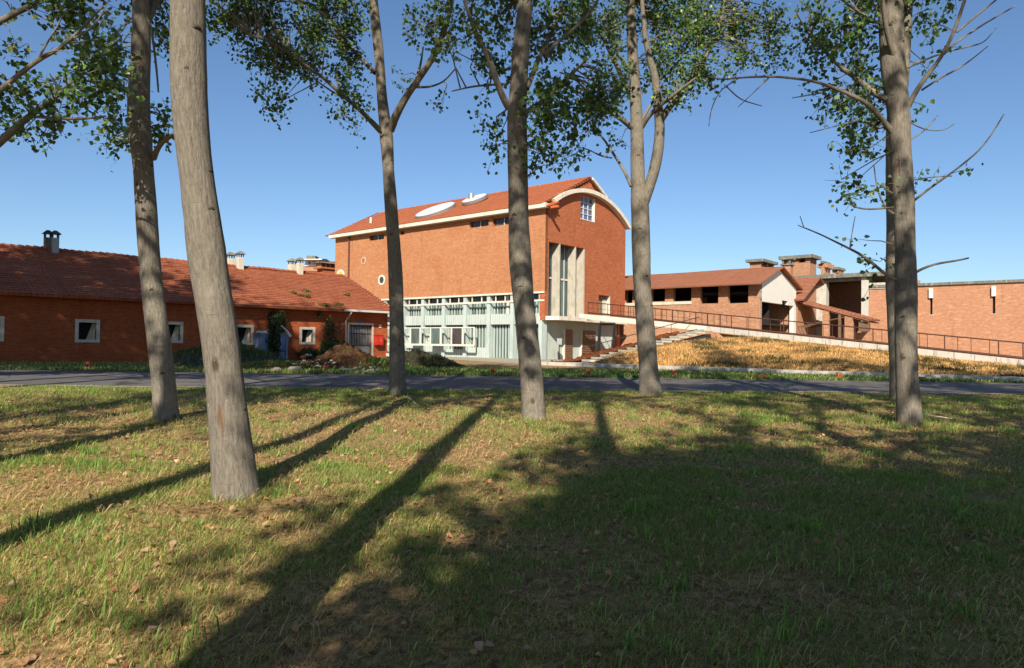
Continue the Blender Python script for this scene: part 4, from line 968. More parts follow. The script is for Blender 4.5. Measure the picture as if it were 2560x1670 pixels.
where = ['at the left end of the rubble', 'between road edge and rubble', 'flat and grey in the middle of the rubble', 'among weeds below the blue container', 'long and pale on top of the rubble', 'broken brick beside the grey slab', 'in the centre front of the rubble',
         'brick fragment in the brown soil', 'pale on the flank of the brown heap', 'near the roadside right of the orange marker', 'small on the right flank of the brown heap', 'in the weeds left of the rubble', 'dull grey low on the brown heap', 'brick fragment left of the brown heap', 'grey at the foot of the brown heap', 'small and grey behind the low rubble']
for i, (px, py, sz, mk) in enumerate(stones):
    p = on_ground(px, py + 4); sz *= 1.15; vs, fs = rock(40 + i, sz); an = random.random() * 6
    vs = [(p[0] + x * math.cos(an) - y * math.sin(an), p[1] + x * math.sin(an) + y * math.cos(an), z + .38 * sz + (.28 if 890 < py < 910 and px > 700 else 0)) for x, y, z in vs]
    tag(mesh_obj('rubble_stone', vs, fs, M[mk], None, loc=np.array([p[0], p[1], 0])), 'rubble piece ' + where[i], 'rubble', 'rubble by the road')
rb = MB(); rq = np.random.default_rng(77)
for i in range(150):
    t_ = rq.random(); px = 660 + 290 * rq.random(); dd = 30.5 + 5 * rq.random() - (px > 900) * 1.5; p = gnd(px, dd); vs, fs = rock(300 + i, .05 + .09 * rq.random() ** 2); an = rq.random() * 6
    zz_ = .05 + (.35 * rq.random() if abs(px - 770) < 70 else .1 * rq.random())
    rb.add([(p[0] + x * math.cos(an) - y * math.sin(an), p[1] + x * math.sin(an) + y * math.cos(an), z + zz_) for x, y, z in vs], fs)
o = rb.build('small_rubble', M['stone']); o['kind'] = 'stuff'; o['label'] = 'scattered small rubble between the heaps'
marks = [(222, 923, 'leftmost, near the long brick wall', 0), (814.5, 930.5, 'before the rubble heap', 0), (1232, 938, 'below the pale glazing', 0), (1470, 940, 'before the slab stair', 1), (1686.5, 941, 'just right of the double trunk', 1), (1905, 947, 'lying flat below the straw bank', 2), (2098, 948, 'dark and short before the straw bank', 1), (2299, 951, 'beside the double trunk at right', 2)]
for px, py, w, kind in marks:
    p = on_ground(px, py); o = empty('marker_brick', p, 'orange hollow brick marker %s' % w, 'marker', 'orange brick markers along the road')
    hh = (.27, .24, .13)[kind]; ww = (.075, .09, .22)[kind]
    T_ = lambda x, y, z: p + np.array([x, y, z])
    MB().box(T_, -ww, ww, -.07, .07, -.03, hh).build('brick_body', M['terracotta'], o)
    for dx in (-.4, .4): MB().box(T_, dx * ww - .02, dx * ww + .02, -.075, -.069, .04, hh - .04).build('hollow', M['steel'], o)
    MB().box(T_, -ww * 1.05, ww * 1.05, -.074, .074, hh, hh + .02).build('brick_top', M['terracotta'], o)

# ================================================================== FOLIAGE HELPERS
def tint_mesh(name, V_, Fq, tints, mat, parent=None, loc=None, tri=None):
    """numpy mesh with a 'tint' colour per vertex. Fq: (n,4) quads, tri: (m,3)"""
    loc = np.zeros(3) if loc is None else np.asarray(loc)
    me = bpy.data.meshes.new(name); nv = len(V_); nq = len(Fq) if Fq is not None else 0; ntri = len(tri) if tri is not None else 0
    me.vertices.add(nv); me.vertices.foreach_set('co', (V_ - loc).astype(np.float32).ravel())
    loops = np.concatenate([np.asarray(Fq).ravel() if nq else np.zeros(0, int), np.asarray(tri).ravel() if ntri else np.zeros(0, int)]).astype(np.int32)
    me.loops.add(len(loops)); me.loops.foreach_set('vertex_index', loops)
    me.polygons.add(nq + ntri)
    ls = np.concatenate([np.arange(nq) * 4, nq * 4 + np.arange(ntri) * 3]).astype(np.int32); lt = np.concatenate([np.full(nq, 4), np.full(ntri, 3)]).astype(np.int32)
    me.polygons.foreach_set('loop_start', ls); me.polygons.foreach_set('loop_total', lt)
    at = me.attributes.new('tint', 'FLOAT_COLOR', 'POINT'); c4 = np.ones((nv, 4), np.float32); c4[:, :3] = tints; at.data.foreach_set('color', c4.ravel())
    me.update(calc_edges=True); me.validate()
    me.materials.append(mat); o = bpy.data.objects.new(name, me); COL.objects.link(o)
    if parent is not None: o.parent = parent
    else: o.location = loc
    return o
def make_blades(P, h, w, lean, az, tint, curl=.5):
    """grass blades: base pair, mid pair, tip -> verts, quads, tris, tints"""
    n = len(P); d = np.stack([np.cos(az), np.sin(az), np.zeros(n)], 1); side = np.stack([-np.sin(az + .6), np.cos(az + .6), np.zeros(n)], 1)
    up = np.array([0, 0, 1.0]); b = P; mid_ = P + d * (h * lean * .35)[:, None] + up * (h * .55 * np.sqrt(np.clip(1 - lean ** 2 * .5, .05, 1)))[:, None]
    tip = P + d * (h * lean)[:, None] + up * (h * np.clip(1 - lean * curl, .06, 1))[:, None]
    hw = side * (w / 2)[:, None]
    Vv = np.stack([b - hw, b + hw, mid_ + hw * .8, mid_ - hw * .8, tip], 1).reshape(-1, 3); k = np.arange(n)[:, None] * 5
    q = k + np.array([[0, 1, 2, 3]]); t = k + np.array([[3, 2, 4]])
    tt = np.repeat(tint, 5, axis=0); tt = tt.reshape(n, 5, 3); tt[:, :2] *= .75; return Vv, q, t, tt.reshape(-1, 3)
LEAF = np.array([(0, 0, 0), (.42, .28, .05), (.36, .55, -.02), (0, 1.0, -.10), (-.36, .55, -.02), (-.42, .28, .05)])   # poplar leaf outline, length 1
def make_leaves(P, size, tint, rng, droop=.55):
    n = len(P); ax = rng.standard_normal((n, 3)); ax[:, 2] -= droop; ax /= np.linalg.norm(ax, axis=1)[:, None]
    rnd = rng.standard_normal((n, 3)); sd = np.cross(ax, rnd); sd /= np.linalg.norm(sd, axis=1)[:, None] + 1e-9; nr = np.cross(sd, ax)
    Vv = P[:, None, :] + size[:, None, None] * (LEAF[None, :, 0:1] * sd[:, None, :] + LEAF[None, :, 1:2] * ax[:, None, :] + LEAF[None, :, 2:3] * nr[:, None, :])
    k = np.arange(n)[:, None] * 6; q = np.concatenate([k + np.array([[0, 1, 2, 3]]), k + np.array([[0, 3, 4, 5]])])
    return Vv.reshape(-1, 3), q, np.repeat(tint, 6, axis=0)
def leaf_tints(n, rng, dark=1.0):
    base = np.array([.088, .165, .042]); c = base[None] * (.6 + .8 * rng.random((n, 1))) * dark
    y = rng.random(n) < .13; c[y] = np.array([.26, .32, .07]) * (.7 + .6 * rng.random((y.sum(), 1)))
    b = rng.random(n) < .15; c[b] = np.array([.042, .10, .052]) * (.7 + .6 * rng.random((b.sum(), 1)))
    return c

# ================================================================== POPLARS
def tube_uv(name, pts, rads, mat, parent, loc, n=16, bumps=0.04, seed=1, flare=0.0):
    rr = np.random.default_rng(seed); pts = np.asarray(pts, float); rads = np.asarray(rads, float)
    L = np.concatenate([[0], np.cumsum(np.linalg.norm(np.diff(pts, axis=0), axis=1))]); m = max(3, int(L[-1] / max(.10, rads.mean() * .6)))
    m = min(m, 110); s = np.linspace(0, L[-1], m + 1); P = np.stack([np.interp(s, L, pts[:, i]) for i in range(3)], 1); Rr_ = np.interp(s, L, rads)
    # soften the corners of the traced line
    for _ in range(3): P[1:-1] = (P[:-2] + 2 * P[1:-1] + P[2:]) / 4
    if flare: Rr_ = Rr_ * (1 + flare * np.exp(-s / .28))
    T_ = np.gradient(P, axis=0); T_ /= np.linalg.norm(T_, axis=1)[:, None]
    ref = np.array([1.0, 0, 0]) if abs(T_[0][0]) < .8 else np.array([0, 0, 1.0]); Vs = []; ph = rr.random(6) * 6.28
    for i in range(m + 1):
        x = ref - T_[i] * np.dot(ref, T_[i]); x /= np.linalg.norm(x); y = np.cross(T_[i], x); ref = x
        an = np.arange(n) * 2 * math.pi / n
        q = Rr_[i] * (1 + bumps * (np.sin(an * 2 + ph[0] + s[i] * .7) + .6 * np.sin(an * 3 + ph[1] - s[i] * 1.1) + .7 * np.sin(s[i] * 3.1 + ph[2]) + .5 * rr.standard_normal(n) * .5)
                      + (flare * .35 * np.exp(-s[i] / .2) * np.sin(an * 5 + ph[3]) if flare else 0))
        Vs.append(P[i] + q[:, None] * (np.cos(an)[:, None] * x + np.sin(an)[:, None] * y))
    Vs = np.concatenate(Vs); Fs = [(i * n + k, i * n + (k + 1) % n, (i + 1) * n + (k + 1) % n, (i + 1) * n + k) for i in range(m) for k in range(n)]
    o = mesh_obj(name, Vs, Fs, mat, parent, loc, smooth=True, uv=False)
    uv = o.data.uv_layers.new(name='UVMap'); u = np.empty((len(Fs) * 4, 2)); r0 = rads.mean(); off = rr.random(2) * 20
    ii = np.repeat(np.arange(m), n); kk = np.tile(np.arange(n), m); c = 2 * math.pi * r0 / n
    u[0::4] = np.stack([kk * c, s[ii]], 1); u[1::4] = np.stack([(kk + 1) * c, s[ii]], 1); u[2::4] = np.stack([(kk + 1) * c, s[ii + 1]], 1); u[3::4] = np.stack([kk * c, s[ii + 1]], 1)
    u += off; uv.data.foreach_set('uv', u.astype(np.float32).ravel())
    return o
def sprigs(centers, rng, per, spread, size):
    """leaf positions in little drooping sprigs around the centres"""
    n = len(centers); d = rng.standard_normal((n, 3)); d[:, 2] -= .35; d /= np.linalg.norm(d, axis=1)[:, None]
    t = rng.random((n, per, 1)); P = centers[:, None, :] + d[:, None, :] * t * spread + rng.standard_normal((n, per, 3)) * spread * .16
    return P.reshape(-1, 3), size * (.65 + .6 * rng.random(n * per)), d
def poplar(label, base, trunk, limbs=(), blobs=(), top=18.0, crown_r=2.6, crown_n=420, seed=1, group='poplars on the lawn', bare=(), crown_from=None, lean_top=(0, 0), rough_leaf=.14, dens=1.8, knots=0):
    rng = np.random.default_rng(seed); base = np.asarray(base, float)
    root = empty('poplar_tree', base, label, 'tree', group)
    tp = [np.asarray(p[:3], float) for p in trunk]; tr_ = [p[3] for p in trunk]
    z_last = tp[-1][2]; direction = tp[-1] - tp[max(0, len(tp) - 3)]; direction = direction / max(direction[2], .1)
    tt = tp[:]; rr_ = tr_[:]
    if top > z_last + .5:
        for k in range(1, 6):
            f_ = k / 5; zz = z_last + (top * .92 - z_last) * f_
            tt.append(tp[-1] + direction * (zz - z_last) * (1 - .4 * f_) * np.array([1, 1, 0]) + np.array([lean_top[0] * f_, lean_top[1] * f_, zz - z_last])); rr_.append(tr_[-1] * (1 - .88 * f_))
    tube_uv('trunk', tt, rr_, M['bark'], root, base, 20, .032, seed, flare=.10 if knots else .25)
    if knots:
        ta_ = np.array(tt); zs_ = ta_[:, 2]
        for k in range(knots):
            zk = base[2] + .7 + (min(9, z_last) - base[2] - .7) * (k + rng.random() * .8) / knots; c_ = np.array([np.interp(zk, zs_, ta_[:, 0]), np.interp(zk, zs_, ta_[:, 1]), zk]); r_ = np.interp(zk, zs_, rr_)
            to = EYE - c_; an = math.atan2(to[1], to[0]) + rng.uniform(-1.15, 1.15); nd = np.array([math.cos(an), math.sin(an), 0]); sd_ = np.array([-nd[1], nd[0], 0]); pale_ = False
            w_, h_ = (.035 + .03 * rng.random(), .05 + .07 * rng.random()) if pale_ else (.035 + .04 * rng.random(), .014 + .018 * rng.random()); vs_ = [c_ + nd * (r_ + .010)]; m1 = 9
            for q_ in (.55, 1.0):
                for j_ in range(m1):
                    a_ = 2 * math.pi * j_ / m1; jj = 1 + .3 * rng.standard_normal() * .5; xx = w_ * q_ * math.cos(a_) * jj; zz_ = h_ * q_ * math.sin(a_) * jj - (0 if pale_ else abs(math.cos(a_)) * w_ * .5 * q_)
                    vs_.append(c_ + sd_ * xx + Z * zz_ + nd * ((r_ + (.008 if q_ < 1 else .0)) * math.cos(min(1.2, abs(xx) / r_)) + (-.012 if q_ == 1.0 else 0)))
            fs_ = [(0, 1 + j_, 1 + (j_ + 1) % m1) for j_ in range(m1)] + [(1 + j_, 1 + m1 + j_, 1 + m1 + (j_ + 1) % m1, 1 + (j_ + 1) % m1) for j_ in range(m1)]
            mesh_obj('knot', vs_, fs_, M['scar'] if pale_ else M['knot'], root, base, smooth=True)
    allimb = []
    for i, lm in enumerate(limbs):
        P = [np.asarray(q[:3]) for q in lm]; rd = [q[3] for q in lm]
        tube_uv('limb', P, rd, M['bark'], root, base, 9, .04, seed * 31 + i); allimb.append(np.array(P))
    for i, lm in enumerate(bare):
        P = [np.asarray(q[:3]) for q in lm]; rd = [q[3] for q in lm]
        tube_uv('bare_branch', P, rd, M['bark'], root, base, 6, .05, seed * 57 + i)
    cents = []
    for (p0, rad, n) in blobs:
        n = max(1, int(n * dens)); q = rng.standard_normal((n, 3)); q /= np.linalg.norm(q, axis=1)[:, None]; q *= rng.random((n, 1)) ** .45
        cents.append(np.asarray(p0) + q * np.asarray(rad))
    nvis = sum(len(c) for c in cents)
    # upper crown, mostly above the picture: limbs and clumps
    cf = crown_from if crown_from is not None else z_last
    tz = np.array([p[2] for p in tt]); tx = np.array([p[0] for p in tt]); ty = np.array([p[1] for p in tt])
    up_c = []; tw = MB()
    if crown_n:
        nl = 13
        for i in range(nl):
            z0 = cf + (top - cf - 1.0) * (i / nl) ** 1.1; an = i * 2.4 + rng.random() * .8; f_ = (z0 - cf) / max(.1, top - cf)
            r_ = crown_r * (1.05 - .65 * f_) * (.75 + .5 * rng.random()); b0 = np.array([np.interp(z0, tz, tx), np.interp(z0, tz, ty), z0])
            dv = np.array([math.cos(an), math.sin(an), 0]); e = b0 + dv * r_ + np.array([0, 0, r_ * .95]); mdl = b0 + dv * r_ * .55 + np.array([0, 0, r_ * .35])
            tube_uv('limb', [b0, mdl, e], [.07 * (1.2 - .7 * f_), .045, .012], M['bark'], root, base, 6, .04, seed * 91 + i)
            m_ = int(crown_n / nl)
            t = rng.random((m_, 1)) ** .7; c = b0 * (1 - t) ** 1 + e * t + np.array([0, 0, -.25]) * (t * (1 - t)) * r_; c += rng.standard_normal((m_, 3)) * (.22 + .36 * t) * crown_r / 2.6
            up_c.append(c)
        up_c.append(np.array([0, 0, top - .6]) + np.stack([np.interp(top - 1, tz, tx) + rng.standard_normal(40) * .5, np.interp(top - 1, tz, ty) + rng.standard_normal(40) * .5, rng.standard_normal(40) * .7], 1))
    VV, QQ, TT = [], [], []; off = 0
    for cl, per, spd, sz in ((cents, 10, .42, .090), (up_c, 12, .6, rough_leaf)):
        if not cl: continue
        c = np.concatenate(cl); P, s, d = sprigs(c, rng, per, spd, sz); v_, q_, t_ = make_leaves(P, s, leaf_tints(len(P), rng), rng)
        VV.append(v_); QQ.append(q_ + off); TT.append(t_); off += len(v_)
        if cl is cents:
            # twigs from the sprigs back towards the nearest limb
            L = np.concatenate([np.concatenate([np.linspace(a, b, 8) for a, b in zip(l[:-1], l[1:])]) for l in allimb]) if allimb else np.array(tt)
            L = np.concatenate([L, np.array(tt)[2:]])
            for k in range(len(c)):
                ee = c[k] + d[k] * spd * .9
                tw.tube([c[k], (c[k] + ee) / 2 + np.array([0, 0, .02]), ee], [.006, .005, .003], 3, cap=False)
                if k % 4 == 0:
                    j = np.argmin(((L - c[k]) ** 2).sum(1)); a = L[j]; mdl = (a + c[k]) / 2 + rng.standard_normal(3) * .08 + np.array([0, 0, .08])
                    if np.linalg.norm(a - c[k]) < 2.6: tw.tube([a, mdl, c[k]], [.016, .011, .006], 4, cap=False)
    if tw.v:
        o = mesh_obj('twigs', tw.v, tw.f, M['bark'], root, base, uv=True); o['kind'] = 'stuff'
    if VV: tint_mesh('crown', np.concatenate(VV), np.concatenate(QQ), np.concatenate(TT), M['leaf'], root, base)
    return root
def trace(pts, d, depth=0.0):
    """[(px, py, full width in px)] at distance d -> [(x,y,z,r)]; depth is added gradually"""
    out = []; n = len(pts)
    for i, (x, y, w) in enumerate(pts):
        dd = d + depth * i / max(1, n - 1); p = at_depth(x, y, dd); out.append((p[0], p[1], p[2], max(.006, w / 2 / F * dd)))
    return out
def blob(x0, y0, x1, y1, d, dens=1.0, dd=0.0):
    """foliage patch seen in the rectangle, as a round clump at distance d"""
    p = at_depth((x0 + x1) / 2, (y0 + y1) / 2, d + dd); rx = (x1 - x0) / 2 / F * d; rz = (y1 - y0) / 2 / F * d
    n = (x1 - x0) * (y1 - y0) / F ** 2 * d * d * 34 * dens
    return (p, (rx * .98, max(.35, (rx + rz) * .5), rz * .98), n)
BASES = []
def tree_from_photo(label, d, tr, limbs, blobs, bare=(), base_y=None, **kw):
    b = lawn_pt(tr[0][0], base_y); d = b[1]; BASES.append((b[0], b[1], tr[0][2] / 2 / F * d))
    t = [(tr[0][0], base_y + 14, tr[0][2])] + list(tr)
    trunk = trace(t, d)
    lm = [trace(p, d, dep) for p, dep in limbs]; br = [trace(p, d, dep) for p, dep in bare]
    bl = [blob(*q[:4], d, *(q[4:])) for q in blobs]
    return poplar(label, b, trunk, lm, bl, bare=br, knots=7, **kw)
cw_ = lambda rows: [((a + b) / 2, y, (b - a)) for y, a, b in rows]
# first trunk from the left (slim, leaning)
tree_from_photo('slim leaning poplar trunk furthest left', 12, cw_([(1050, 388, 446), (924, 380, 433), (719, 353, 405), (629, 347, 397), (526, 340, 391), (419, 334, 384), (325, 321, 377), (270, 320, 372), (108, 331, 377), (0, 334, 370), (-120, 336, 366)]),
    [([(384, 395, 16), (392, 372, 14), (410, 350, 12), (440, 332, 10), (470, 322, 7)], -.8), ([(362, 60, 26), (380, 20, 22), (402, -30, 18), (420, -90, 12)], .8),
     ([(325, 355, 8), (300, 345, 6), (282, 342, 4)], .3)],
    [(376, 0, 470, 150, .8, .9), (378, 238, 436, 387, .8, .5), (255, 275, 335, 385, .7, .5), (500, 240, 530, 300, .12, .3), (300, -60, 480, 10, 1.0, 1.2), (225, 70, 330, 250, .7, .9)],
    bare=[([(358, 20, 8), (376, 60, 7), (384, 110, 6), (392, 180, 5), (396, 230, 4)], -.5)],
    base_y=1050, top=19, seed=11, crown_n=560)
# second, nearest trunk
tree_from_photo('thick leaning poplar trunk nearest the viewer', 7, cw_([(1232, 540, 643), (1150, 532, 631), (1073, 526, 621), (924, 515, 606), (820, 503, 592), (719, 486, 573), (629, 469, 563), (526, 460, 548), (419, 446, 531), (325, 435, 522), (216, 427, 514), (108, 427, 513), (0, 427, 512), (-300, 425, 500)]),
    [], [], base_y=1240, top=18, seed=12, crown_n=420, crown_from=8.0)
# third: forked trunk
tree_from_photo('poplar with a wide fork left of the brick facade', 17.6, cw_([(988, 972, 1018), (942, 974, 1014), (771, 974, 1009), (669, 971, 1005), (430, 957, 986), (345, 950, 984), (311, 948, 978), (243, 942, 968), (135, 935, 960), (0, 921, 944), (-160, 912, 930)]),
    [([(975, 325, 22), (985, 300, 20), (1000, 268, 19), (1020, 235, 17), (1045, 200, 16), (1085, 140, 15), (1105, 95, 13), (1120, 50, 12), (1135, -20, 10)], -1.5),
     ([(952, 328, 15), (925, 300, 13), (895, 270, 11), (855, 238, 10), (810, 195, 9), (770, 168, 8), (720, 130, 7), (680, 108, 6), (620, 85, 4)], -2.5),
     ([(938, 182, 13), (905, 148, 11), (880, 122, 10), (850, 80, 9), (800, 15, 7), (780, -20, 5)], 1.0),
     ([(862, 245, 6), (835, 232, 5), (795, 205, 4), (765, 170, 3)], -2.8), ([(1038, 218, 6), (1075, 218, 5), (1110, 205, 4), (1140, 170, 3)], -.6), ([(1042, 195, 9), (1052, 160, 6), (1058, 118, 4)], .3)],
    [(513, 0, 640, 95, .95, -1.6), (600, 0, 716, 110, .95, -1), (616, 85, 770, 190, .8, -1.5), (664, 190, 722, 298, .65, -1.8), (716, 0, 830, 110, .95, -.5), (716, 90, 820, 200, .85, -1), (820, 0, 919, 110, 1.0, .5), (820, 90, 915, 205, .75, .3),
     (811, 215, 932, 280, .5, -.8), (850, 270, 905, 338, .45, -.8), (1000, 35, 1080, 100, .6, -1), (1068, 0, 1145, 130, .7, -1.2), (973, 143, 1006, 222, .35, 0), (1090, 190, 1125, 280, .18, -.8), (700, -70, 950, 10, 1.0, 0), (500, -60, 720, 10, .9, -1)],
    base_y=986, top=19, seed=13, crown_n=560)
# fourth: straight trunk before the gable corner
tree_from_photo('straight poplar trunk in front of the tall building corner', 13, cw_([(1046, 1304, 1366), (942, 1300, 1356), (850, 1292, 1346), (771, 1285, 1337), (669, 1275, 1329), (560, 1272, 1322), (463, 1271, 1320), (380, 1269, 1318), (278, 1268, 1316), (216, 1274, 1319), (124, 1280, 1323), (0, 1296, 1333), (-200, 1300, 1330)]),
    [([(1272, 270, 18), (1255, 240, 16), (1240, 200, 15), (1228, 160, 14), (1215, 130, 13), (1195, 95, 12), (1175, 45, 10), (1160, 0, 8)], -.8),
     ([(1316, 222, 15), (1330, 190, 13), (1345, 150, 12), (1362, 118, 10), (1385, 70, 9), (1408, 10, 7)], .8), ([(1360, 138, 10), (1400, 100, 9), (1440, 68, 8), (1475, 32, 7), (1495, 0, 6)], .2),
     ([(1314, 280, 14), (1345, 262, 12), (1385, 225, 10), (1425, 190, 8), (1462, 153, 5)], -1.0), ([(1268, 210, 8), (1225, 212, 6), (1180, 216, 5), (1130, 228, 3)], .7)],
    [(1142, 0, 1210, 110, .85, -.6), (1200, 0, 1278, 110, .8, .6), (1170, 100, 1278, 216, .65, .2), (1197, 272, 1271, 340, .5, .3), (1213, 335, 1271, 405, .55, .3), (1180, 190, 1230, 260, .2, .5), (1321, 0, 1420, 170, .95, .8),
     (1321, 170, 1440, 310, 1.15, -.6), (1430, 170, 1562, 309, 1.1, -.3), (1321, 300, 1410, 432, .75, -.4), (1400, 300, 1470, 380, .6, -.2), (1400, 0, 1500, 110, .9, .8), (1090, 40, 1150, 150, .4, .2), (1150, -60, 1500, 10, 1.0, .2)],
    bare=[([(1235, 200, 5), (1210, 170, 4), (1180, 150, 3), (1140, 130, 2)], .6)],
    base_y=1048, top=18, seed=14, crown_n=560)
# fifth: double trunk
tree_from_photo('double stemmed poplar right of the arched gable', 18.5, cw_([(984, 1599, 1655), (910, 1596, 1645), (826, 1591, 1637), (700, 1582, 1626), (560, 1579, 1624), (500, 1578, 1622), (463, 1578, 1612), (325, 1576, 1608), (278, 1576, 1605), (155, 1568, 1596), (0, 1565, 1586), (-160, 1562, 1578)]),
    [([(1606, 520, 26), (1622, 470, 27), (1636, 425, 27), (1645, 380, 27), (1650, 330, 26), (1648, 285, 24), (1643, 240, 20), (1638, 190, 18), (1625, 150, 16), (1612, 90, 13), (1605, 0, 10)], -.6),
     ([(1652, 300, 18), (1672, 268, 17), (1700, 235, 15), (1730, 200, 13), (1765, 140, 12), (1795, 80, 10), (1812, 0, 8)], -.4),
     ([(1604, 318, 13), (1625, 285, 11), (1660, 255, 9), (1700, 225, 8), (1740, 195, 7)], -1.2), ([(1604, 300, 9), (1625, 265, 8), (1645, 235, 6)], .2),
     ([(1578, 318, 15), (1560, 302, 13), (1535, 285, 11), (1500, 272, 9), (1460, 258, 7)], -.8), ([(1574, 232, 12), (1555, 195, 11), (1535, 150, 10), (1510, 100, 8), (1485, 55, 7)], .8), ([(1572, 170, 8), (1545, 140, 7), (1520, 90, 6), (1510, 50, 5)], -.6)],
    [(1414, 0, 1500, 139, .9, .6), (1490, 0, 1568, 139, .9, -.4), (1480, 130, 1575, 260, .6, -.5), (1440, 240, 1545, 310, .6, -.8), (1587, 0, 1720, 110, 1.0, .4), (1600, 100, 1720, 200, .85, .2), (1640, 190, 1725, 278, .6, -.4), (1680, 0, 1810, 130, 1.05, -.4), (1690, 120, 1800, 230, .75, -.5),
     (1790, 0, 1890, 110, .9, -.3), (1870, 0, 1976, 120, .7, -.3), (1790, 100, 1880, 185, .55, -.4), (1880, 100, 1976, 175, .4, -.4), (1490, 335, 1575, 385, .22, .6), (1400, 350, 1470, 410, .25, .6), (1560, 170, 1620, 260, .35, .6), (1500, -70, 1900, 10, 1.0, 0)],
    bare=[([(1578, 466, 9), (1560, 425, 8), (1540, 395, 7), (1515, 355, 6), (1490, 325, 5), (1462, 298, 3)], .8), ([(1530, 395, 4), (1500, 390, 4), (1470, 372, 3), (1440, 368, 2)], .5)],
    base_y=986, top=19, seed=15, crown_n=560)
# sixth: trunk at the right
tree_from_photo('tall poplar trunk at the right with bare low twigs', 12.5, cw_([(1062, 2247, 2302), (1000, 2244, 2297), (948, 2241, 2293), (839, 2239, 2291), (720, 2240, 2292), (620, 2239, 2288), (501, 2234, 2284), (370, 2227, 2275), (300, 2222, 2274), (259, 2218, 2270), (200, 2208, 2262), (120, 2202, 2258), (0, 2198, 2256), (-120, 2196, 2250)]),
    [([(2256, 215, 28), (2262, 160, 26), (2266, 90, 24), (2270, 20, 22), (2278, -80, 18)], .6),
     ([(2230, 330, 16), (2205, 298, 13), (2190, 280, 12), (2165, 255, 11), (2100, 226, 9), (2060, 210, 8), (2020, 200, 7), (1940, 191, 6), (1860, 193, 5), (1800, 200, 4), (1760, 190, 3)], -.9),
     ([(2218, 248, 17), (2190, 238, 16), (2160, 212, 14), (2135, 190, 12), (2110, 175, 11), (2080, 150, 9), (2060, 122, 8), (2025, 90, 6)], .5),
     ([(2270, 268, 14), (2288, 230, 13), (2305, 205, 12), (2345, 155, 10), (2370, 115, 9), (2392, 60, 9), (2412, 0, 8)], -.7), ([(2392, 80, 6), (2440, 40, 5), (2490, 0, 4)], -.3), ([(2360, 130, 6), (2400, 100, 5), (2460, 60, 4), (2538, 15, 3)], .3),
     ([(2250, 185, 16), (2230, 130, 14), (2215, 70, 12), (2206, 0, 10)], -.5), ([(2200, 60, 6), (2165, 40, 5), (2130, 20, 5), (2100, -5, 4)], -.6)],
    [(1976, 0, 2090, 110, .85, .4), (2080, 0, 2205, 120, .85, .2), (1985, 90, 2110, 185, .5, .2), (2100, 110, 2210, 210, .7, .3), (2055, 190, 2216, 300, .75, .3), (2110, 290, 2216, 407, .7, .3), (2040, 235, 2110, 280, .35, 0), (2257, 10, 2382, 100, .30, .2), (2265, 90, 2350, 166, .25, .2),
     (2286, 414, 2345, 440, .5, .1), (2345, 418, 2401, 447, .35, -.1), (2094, 432, 2180, 475, .5, .3), (2090, 470, 2150, 520, .65, .3), (2150, 440, 2218, 520, .3, .3), (2157, 592, 2200, 625, .4, .2), (2165, 640, 2215, 704, .55, .2), (2262, 240, 2285, 300, .5, .3), (2020, -70, 2420, 10, .8, .2)],
    bare=[([(2284, 502, 7), (2318, 475, 6), (2350, 452, 6), (2385, 428, 5), (2420, 400, 5), (2450, 375, 4), (2480, 335, 4), (2510, 285, 3)], -.4),
          ([(2240, 700, 9), (2210, 685, 8), (2190, 665, 8), (2160, 640, 7), (2125, 622, 6), (2090, 605, 5), (2050, 585, 4), (1995, 563, 3)], -.2), ([(2125, 622, 4), (2130, 580, 3), (2138, 540, 2)], 0), ([(2010, 570, 2.5), (2000, 540, 2)], 0),
          ([(2290, 680, 8), (2310, 668, 7), (2335, 660, 6), (2355, 656, 6), (2390, 653, 5), (2422, 645, 4)], -.3),
          ([(2235, 535, 6), (2218, 530, 5), (2205, 505, 5), (2192, 470, 4), (2185, 415, 3)], .2), ([(2235, 518, 5), (2180, 524, 4), (2140, 522, 4), (2115, 505, 3)], .2),
          ([(2282, 450, 4), (2330, 442, 3), (2380, 440, 3)], 0), ([(2276, 348, 4), (2310, 330, 3), (2335, 300, 3), (2345, 288, 2)], .2), ([(2276, 306, 4), (2310, 325, 3), (2360, 328, 2), (2385, 310, 2)], .4),
          ([(2305, 225, 5), (2350, 195, 5), (2400, 170, 4), (2440, 140, 3), (2470, 115, 2)], .3), ([(2262, 172, 6), (2310, 150, 5), (2370, 128, 4), (2460, 108, 3), (2490, 70, 2)], .5),
          ([(1850, 193, 4), (1800, 225, 3), (1778, 270, 2.5), (1772, 315, 2)], -.5), ([(1815, 215, 3), (1850, 250, 3), (1905, 265, 2)], -.5), ([(1925, 192, 3), (1880, 235, 2.5), (1845, 268, 2)], -.3), ([(2150, 300, 4), (2090, 315, 3), (2025, 332, 2)], .3), ([(2055, 232, 3), (2010, 240, 3), (1980, 245, 2)], 0)],
    base_y=1062, top=18, seed=16, crown_n=560)
# seventh: trunk just behind the sixth
tree_from_photo('poplar trunk half hidden behind the one at right', 17, cw_([(998, 2226, 2272), (900, 2226, 2268), (839, 2222, 2264), (720, 2216, 2258), (553, 2218, 2256), (420, 2217, 2252), (341, 2216, 2250), (250, 2222, 2252), (100, 2230, 2258), (-60, 2236, 2260)]),
    [], [(2120, 240, 2215, 330, .35, .4)], base_y=999, top=19, seed=17, crown_n=560)
